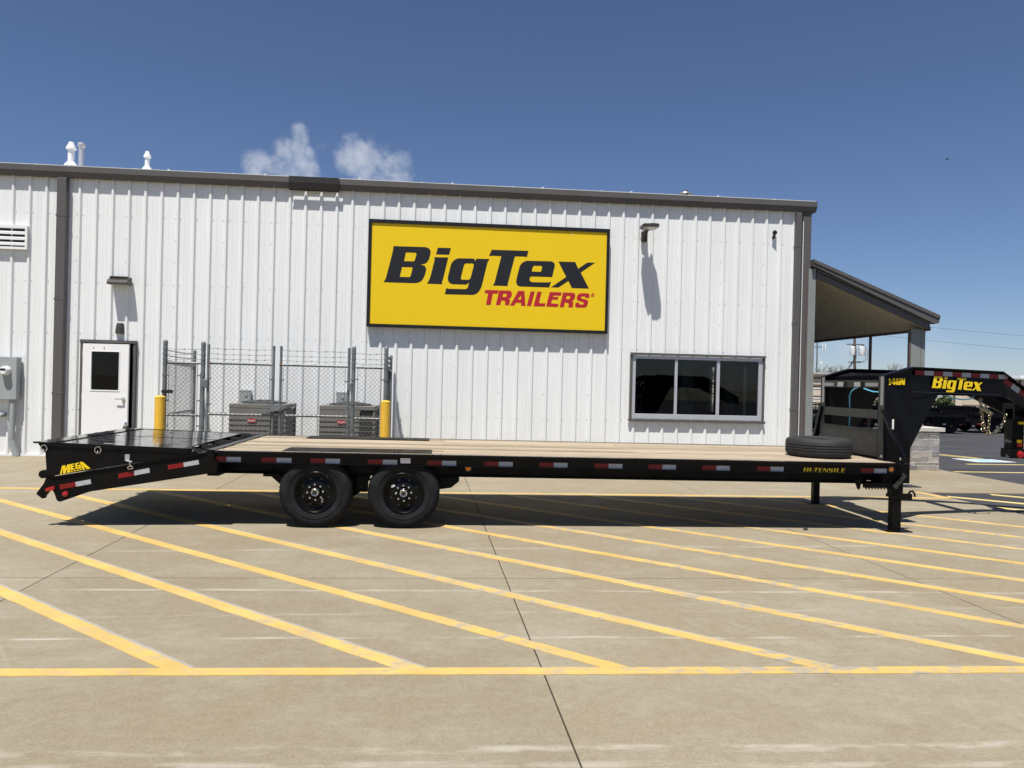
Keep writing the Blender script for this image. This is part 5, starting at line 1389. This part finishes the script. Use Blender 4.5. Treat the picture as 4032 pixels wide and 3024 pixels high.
# blue hose looping behind the headboard and out under the arm
HY = 9.55
MB().tube([(5.42,HY,1.10),(5.43,HY,1.25),(5.425,HY,1.45),(5.42,HY+.0,1.56),(5.43,HY-.02,1.62),(5.44,HY-.07,1.655),(5.45,HY-.13,1.675)], .0085, 8).build('hose', 'hose', TR, smooth=True)
MB().tube([(5.46,9.28,1.665),(5.47,9.20,1.645),(5.48,9.10,1.625),(5.49,8.98,1.622),(5.50,8.85,1.64),(5.52,8.74,1.655)], .0085, 8).build('hose', 'hose', TR, smooth=True)
MB().tube([(6.31,8.87,1.605),(6.43,8.90,1.565),(6.57,8.92,1.552),(6.69,8.94,1.56),(6.76,8.96,1.60)], .0085, 8).build('hose', 'hose', TR, smooth=True)
# safety chains
def chain(pts, r=.016):
    pts = [Vector(p) for p in pts]; mb = MB(); acc = []
    for a, b in zip(pts, pts[1:]):
        n = max(1, int((b-a).length/.034))
        for i in range(n): acc.append((a+(b-a)*(i/n), (b-a).normalized()))
    for i, (p, d_) in enumerate(acc):
        ax = d_.cross(Vector((0,1,0)) if i % 2 else Vector((1,.3,0)))
        if ax.length < .1: ax = Vector((1,0,0))
        mb.torus(p, .020, .0052, ax, 10, 5)
    return mb.build('safety_chain', 'zinc_gold', TR, smooth=True)
CY = 9.05
chain([(6.915,CY,1.56),(6.92,CY,1.44),(6.95,CY,1.32),(6.985,CY,1.21),(7.02,CY,1.10),(7.04,CY,1.14),(7.045,CY,1.27),(7.05,CY,1.41)])
chain([(6.945,CY+.02,1.55),(6.955,CY+.02,1.42),(6.965,CY+.02,1.30),(6.97,CY+.02,1.16),(7.0,CY+.02,1.12)])
chain([(7.03,CY,1.13),(7.10,CY,1.12),(7.17,CY,1.16),(7.23,CY,1.23),(7.26,CY,1.31),(7.28,CY,1.41)])

# spare tyre lying on the deck
SX, SY, SZ = 4.64, 8.86, .806
sp_ = [(.225,.02),(.235,.006),(.27,.0),(.31,.0),(.345,.006),(.366,.018),(.382,.036),(.390,.058),(.390,.075),(.380,.076),(.380,.086),(.392,.087),(.392,.108),(.381,.109),(.381,.119),(.392,.120),(.392,.141),(.381,.142),(.381,.152),(.391,.153),(.390,.172),(.382,.192),(.366,.212),(.345,.224),(.31,.232),(.27,.230),(.235,.222),(.225,.206)]
spt = thing('spare_tyre', (SX, SY, SZ), 'loose spare tyre lying flat on the plank deck by the headboard', 'tyre')
MB().lathe(sp_, (SX,SY,SZ), 'z', 64).build('tread', 'rubber_old', spt, smooth=True)
lug = MB()
for k in range(72):
    a = 2*math.pi*k/72
    for za, zb, r0, r1 in ((.188,.214,.384,.366),(.018,.040,.366,.384)):
        p = []
        for rr, zz in ((r0-.006,za),(r1-.006,zb)):
            for t_ in (-.026,.026): p.append((SX+rr*math.cos(a+t_), SY+rr*math.sin(a+t_), SZ+zz))
        q = [(SX+(Vector((x-SX,y-SY)).length+.010)*math.cos(math.atan2(y-SY,x-SX)), SY+(Vector((x-SX,y-SY)).length+.010)*math.sin(math.atan2(y-SY,x-SX)), z) for x, y, z in p]
        lug.quad_box([p[0],p[1],p[3],p[2],q[0],q[1],q[3],q[2]])
tag(lug.build('shoulder_lugs', 'rubber_old', spt), kind='stuff')
tag(MB().lathe([(0,0),(.02,.002),(.027,.012),(.02,.026),(0,.03)], (4.19,8.253,.0), 'z', 10).build('pebble', 'pebble', None), 'small dark stone lying on the sunlit concrete in front of the trailer', 'stone')
# ------------------------------------------------------------------ background
def trailer(name_lbl, x, y, L_, wd, gate_at, h=.42):
    t = thing('parked_trailer', (x, y, 0), name_lbl, 'trailer', 'black trailers parked across the lot')
    x0, x1 = x-L_/2, x+L_/2
    MB().box(x0,x1,y,y+wd,h,h+.06).build('bed', 'black_satin', t)
    for ya in (y-.02, y+wd-.03): MB().box(x0,x1,ya,ya+.05,h-.10,h-.001).build('frame', 'black_satin', t)
    for ya in (y-.02, y+wd-.02): MB().box(x0,x1,ya,ya+.04,h+.30,h+.36).build('top_rail', 'black_satin', t)
    MB().box(x0+.04,x1-.04,y+.03,y+.05,h+.061,h+.30).build('side_panel', 'black_satin', t)
    for k in range(5):
        xx = x0+.03+k*(L_-.06)/4
        MB().box(xx-.025,xx+.025,y-.015,y+.015,h+.06,h+.30).build('stake', 'black_satin', t)
    for xx in (x-.40, x+.42):
        for yy in (y+.06, y+wd-.22):
            w = MB().lathe([(0,.02),(.11,.02),(.19,.0),(.30,-.005),(.325,.03),(.325,.13),(.29,.16),(0,.16)], (xx,yy,.325), 'y', 20, 1).build('wheel', 'rubber', t, smooth=True)
            if yy < y+.5: MB().lathe([(0,0),(.05,0),(.05,.02),(0,.02)], (xx,yy-.0,.325), 'y', 10, 1).build('hub', 'galv_light', w)
    MB().prism([(x-.85,.70),(x-.75,.74),(x+.78,.74),(x+.88,.70),(x+.88,.66),(x-.85,.66)], 'y', y-.20, y-.02).build('fender', 'black_satin', t)
    gx_ = x0 if gate_at < 0 else x1
    gt_ = MB().box(gx_-.02,gx_+.02,y,y+.05,h,1.12).box(gx_-.02,gx_+.02,y+wd-.05,y+wd,h,1.12).box(gx_-.02,gx_+.02,y+.051,y+wd-.051,1.07,1.12)
    o = gt_.build('ramp_gate', 'black_satin', t)
    for k in range(7):
        yy = y+.15+k*(wd-.3)/6
        MB().box(gx_-.012,gx_+.012,yy-.02,yy+.02,h,1.069).build('slat', 'black_satin', o)
    MB().prism([(x1 if gate_at < 0 else x0, y+.2),(x1+1.2 if gate_at < 0 else x0-1.2, y+wd/2-.04),(x1+1.2 if gate_at < 0 else x0-1.2, y+wd/2+.04),(x1 if gate_at < 0 else x0, y+wd-.2)], 'z', h-.08, h).build('tongue', 'black_satin', t)
    for q in (0, 1, 2):
        xx = x0+.3+q*(L_-.6)/2
        MB().box(xx,xx+.12,y-.026,y-.021,h-.07,h-.02).build('reflector', 'label_white' if q % 2 else 'lens_red', t)
    return t
trailer('black utility trailer seen through the headboard opening', 17.2, 29.5, 3.4, 1.9, -1)
trailer('black utility trailer beyond the stone pier, left end hidden by the gooseneck', 20.1, 28.4, 2.0, 1.6, 1)
trailer('black utility trailer with raised slatted gate, rightmost of the parked row', 23.2, 29.2, 2.6, 1.7, -1)
trailer('black trailer in the rear row with its gate against the cream wall', 21.2, 32.0, 2.6, 1.9, 1, .62)
trailer('black trailer in the rear row behind the hanging chains', 24.8, 32.8, 3.0, 1.9, -1, .66)
trailer('black trailer at the left of the rear row, mostly behind the headboard', 18.6, 32.6, 2.6, 1.9, 1, .6)
trailer('black trailer glimpsed left of the headboard beside the corner column', 15.6, 27.6, 2.0, 1.7, 1)

CB = thing('cream_warehouse', (45, 85, 0), 'long cream warehouse with brown bands and downpipes across the lot', 'building')
MB().box(10,85,85,99,-.05,3.55).build('wall', 'cream', CB)
MB().box(9.6,52,84.6,99,3.551,3.78).build('roof', 'grey_wall', CB)
MB().box(52,85.4,84.6,99,3.551,3.70).build('roof', 'grey_wall', CB)
for z0, z1 in ((1.96,2.32),(.80,.98),(3.02,3.2)):
    MB().box(10,50,84.94,84.996,z0,z1).build('trim_band', 'brown_band', CB)
for z0, z1 in ((1.80,1.955),(.64,.795)):
    MB().box(10,50,84.95,84.997,z0,z1).build('trim_band', 'white_paint', CB)
for x in (61.5, 65.6, 56.3, 70, 74): MB().box(x-.08,x+.08,84.8,84.99,0,3.55).build('downpipe', 'brown_band', CB)
MB().box(58.6,59.0,84.75,84.99,1.0,2.3).build('meter_box', 'grey_wall', CB); MB().box(59.3,60.0,84.8,84.99,.9,1.9).build('meter_box', 'grey_wall', CB)
MB().box(62.6,64.7,84.93,84.99,.3,1.7).build('roller_door', 'cream', CB)
for k in range(6): MB().box(62.6,64.7,84.915,84.929,.35+k*.22,.37+k*.22).build('door_rib', 'cream', CB)
GB = thing('grey_warehouse', (80, 100, 0), 'pale grey flat-roofed building with a stepped parapet beyond the gooseneck', 'building')
MB().box(80.6,95,100.2,112,-.05,4.15).build('wall', 'grey_wall', GB)
MB().box(82.4,84.0,99.9,101.5,3.2,4.5).build('parapet', 'white_paint', GB)
MB().box(80.55,95.1,100.1,100.19,3.7,3.9).build('trim_band', 'white_paint', GB)

UP_ = thing('utility_pole', (46.1, 80, 0), 'wooden utility pole carrying grey transformers beyond the porch', 'utility pole')
MB().tube([(46.1,80,-.1),(45.9,80,5),(45.75,80,10.5)], [.17,.15,.12], 12).build('pole', 'pole_wood', UP_, smooth=True)
for x, y, z0, z1, r in ((45.38,79.6,5.70,6.66,.27),(46.42,79.5,5.66,6.66,.34),(46.9,79.95,5.8,6.6,.24)):
    MB().lathe([(0,z0),(r*.95,z0),(r,z0+.04),(r,z1-.06),(r*.6,z1),(0,z1+.02)], (x,y,0), 'z', 18).build('transformer', 'transformer', UP_, smooth=True)
    MB().tube([(x,y,z1),(x,y,z1+.22)], .05, 8).build('bushing', 'pole_wood', UP_)
    MB().tube([(x+.1,y,z1+.2),(x+.42,y-.1,z1-.3),(x+.4,y-.1,5.2),(x+.15,y,4.95),(45.95,80,5.0)], .025, 5).build('lead_wire', 'cable', UP_)
MB().box(44.9,46.9,79.85,79.97,6.85,6.97).build('crossarm', 'pole_wood', UP_)
MB().box(45.1,46.6,79.85,79.97,4.85,4.95).build('crossarm', 'pole_wood', UP_)
for dx in (-1.3,-1.0,-.7): MB().tube([(45.8,79.9,5.2),(45.6+dx*.4,79.9,4.3),(45.7+dx,79.9,2.8)], .03, 5).build('drop_cable', 'cable', UP_)
MB().lathe([(.2,3.0),(.21,3.9),(.2,4.0)], (45.92,80,0), 'z', 12).build('wrap', 'cream', UP_)
for z, zz in ((8.3,7.0),(9.8,8.8)):
    pts = [(45.8+(130-45.8)*i/14, 80+.25*i, z+(zz-z)*i/14-5.2*(i/14)*(1-i/14)) for i in range(15)]
    MB().tube(pts, .013, 4).build('power_line', 'cable', UP_)
    pts = [(45.8-(100)*i/12, 80+.2*i, z-4.0*(i/12)*(1-i/12)) for i in range(13)]
    MB().tube(pts, .012, 4).build('power_line', 'cable', UP_)

TW = thing('antenna_mast', (103.6, 200, 0), 'slim grey antenna mast with crossed aerials on the skyline left of the pole', 'mast')
MB().tube([(103.6,200,-.1),(103.6,200,15.2)], [.26,.17], 10).build('mast', 'galv', TW)
MB().box(101.5,106.0,199.8,200.0,13.7,13.95).build('crossarm', 'galv', TW)
for x in (101.6,102.4,105.0,105.8): MB().box(x-.14,x+.14,199.6,199.79,13.3,14.8).build('aerial', 'transformer', TW)
MB().lathe([(0,0),(.35,0),(.35,.3),(0,.3)], (104.6,199.7,9.4), 'y', 12, -1).build('dish', 'transformer', TW)

def bare_tree(x, y, h, label, seed):
    r_ = random.Random(seed)
    t = thing('bare_tree', (x, y, 0), label, 'tree', None)
    MB().tube([(x,y,-.1),(x+.1,y,h*.35),(x,y,h*.6)], [.16,.11,.06], 7).build('trunk', 'bark', t)
    cr = MB()
    def br(p, d, l, r, lv):
        q = p + d*l
        cr.tube([p, q], [r, r*.55], 4, caps=False)
        if lv == 0: return
        for _ in range(4):
            nd = (d + Vector((r_.uniform(-.55,.55), r_.uniform(-.55,.55), r_.uniform(0,.45)))).normalized()
            br(p + d*l*r_.uniform(.45,1), nd, l*r_.uniform(.5,.75), r*.55, lv-1)
    for k in range(7):
        a = 2*math.pi*k/7
        br(Vector((x,y,h*(.34+.03*k))), Vector((.42*math.cos(a), .42*math.sin(a), 1)).normalized(), h*.26, .05, 3)
    cr.build('crown', 'bark', t, recalc=False)
bare_tree(58.0, 110, 5.5, 'bare brown treetop nearest the antenna mast', 1)
bare_tree(60.2, 110, 5.8, 'bare brown treetop between the mast and the utility pole', 2)
bare_tree(70.6, 112, 6.3, 'bare brown treetop showing above the far side of the headboard', 3)
bare_tree(68.4, 113, 5.2, 'lowest bare treetop, right of the utility pole', 4)

def shrub(x, y, h, w, label, seed):
    r_ = random.Random(seed)
    t = thing('shrub', (x, y, 0), label, 'bush', None)
    st = MB()
    for k in range(7):
        a = r_.uniform(0, 6.28)
        st.tube([(x,y,-.05),(x+.3*w*math.cos(a),y+.3*w*math.sin(a),h*.5),(x+.5*w*math.cos(a),y+.5*w*math.sin(a),h*.85)], [.05,.03,.012], 5)
    st.build('stem', 'bark', t)
    fo = MB()
    cl_ = [(r_.gauss(0,.33)*w, r_.gauss(0,.33)*w, r_.uniform(.25,.95)*h, r_.uniform(.18,.4)*w) for _ in range(16)]
    for _ in range(2600):
        c = r_.choice(cl_)
        d_ = Vector((r_.gauss(0,1), r_.gauss(0,1), r_.gauss(0,1))).normalized()*c[3]*r_.uniform(.5,1)
        p = Vector((x+c[0], y+c[1], c[2])) + d_
        if p.z < .05: continue
        a = Vector((r_.gauss(0,1), r_.gauss(0,1), r_.gauss(0,1))).normalized()*.09
        b_ = a.cross(Vector((r_.gauss(0,1), r_.gauss(0,1), r_.gauss(0,1)))).normalized()*.05
        k = len(fo.v); fo.v += [tuple(p-a), tuple(p+b_), tuple(p+a), tuple(p-b_)]; fo.f.append((k,k+1,k+2,k+3))
    fo.build('foliage', 'leaf', t, recalc=False)
shrub(33.0, 54, 2.0, 1.1, 'green shrub seen between headboard bar and black gusset', 5)
shrub(38.4, 54, 1.3, .9, 'low shrub just above the parked trailers beside the gooseneck', 6)

# a bird high on the right
bd = thing('bird', (41.5, 60, 20.4), 'tiny dark bird flying in the open sky at upper right', 'bird')
bdl = Vector((0,0,0))
dv_ = (fwd + r2*((3728-2016)/2912.06) - u2*((627-1512)/2912.06)).normalized()
bp = Vector((0,0,CAM_H)) + dv_*62
bd.location = bp; WLOC[bd] = bp
bm_ = MB().lathe([(0,-.12),(.02,-.10),(.035,-.03),(.03,.05),(.012,.12),(0,.14)], (0,0,0), 'x', 10, 1)
k = len(bm_.v)
bm_.v = [(x+bp.x, y+bp.y, z+bp.z) for x, y, z in bm_.v]
bm_.build('body', 'cable', bd, smooth=True)
for s_ in (-1, 1):
    MB().quad_box([(bp.x-.05,bp.y+.02*s_,bp.z),(bp.x+.05,bp.y+.02*s_,bp.z),(bp.x+.02,bp.y+.20*s_,bp.z+.05),(bp.x-.05,bp.y+.17*s_,bp.z+.05),(bp.x-.05,bp.y+.02*s_,bp.z+.012),(bp.x+.05,bp.y+.02*s_,bp.z+.012),(bp.x+.02,bp.y+.20*s_,bp.z+.055),(bp.x-.05,bp.y+.17*s_,bp.z+.055)]).build('wing', 'cable', bd)
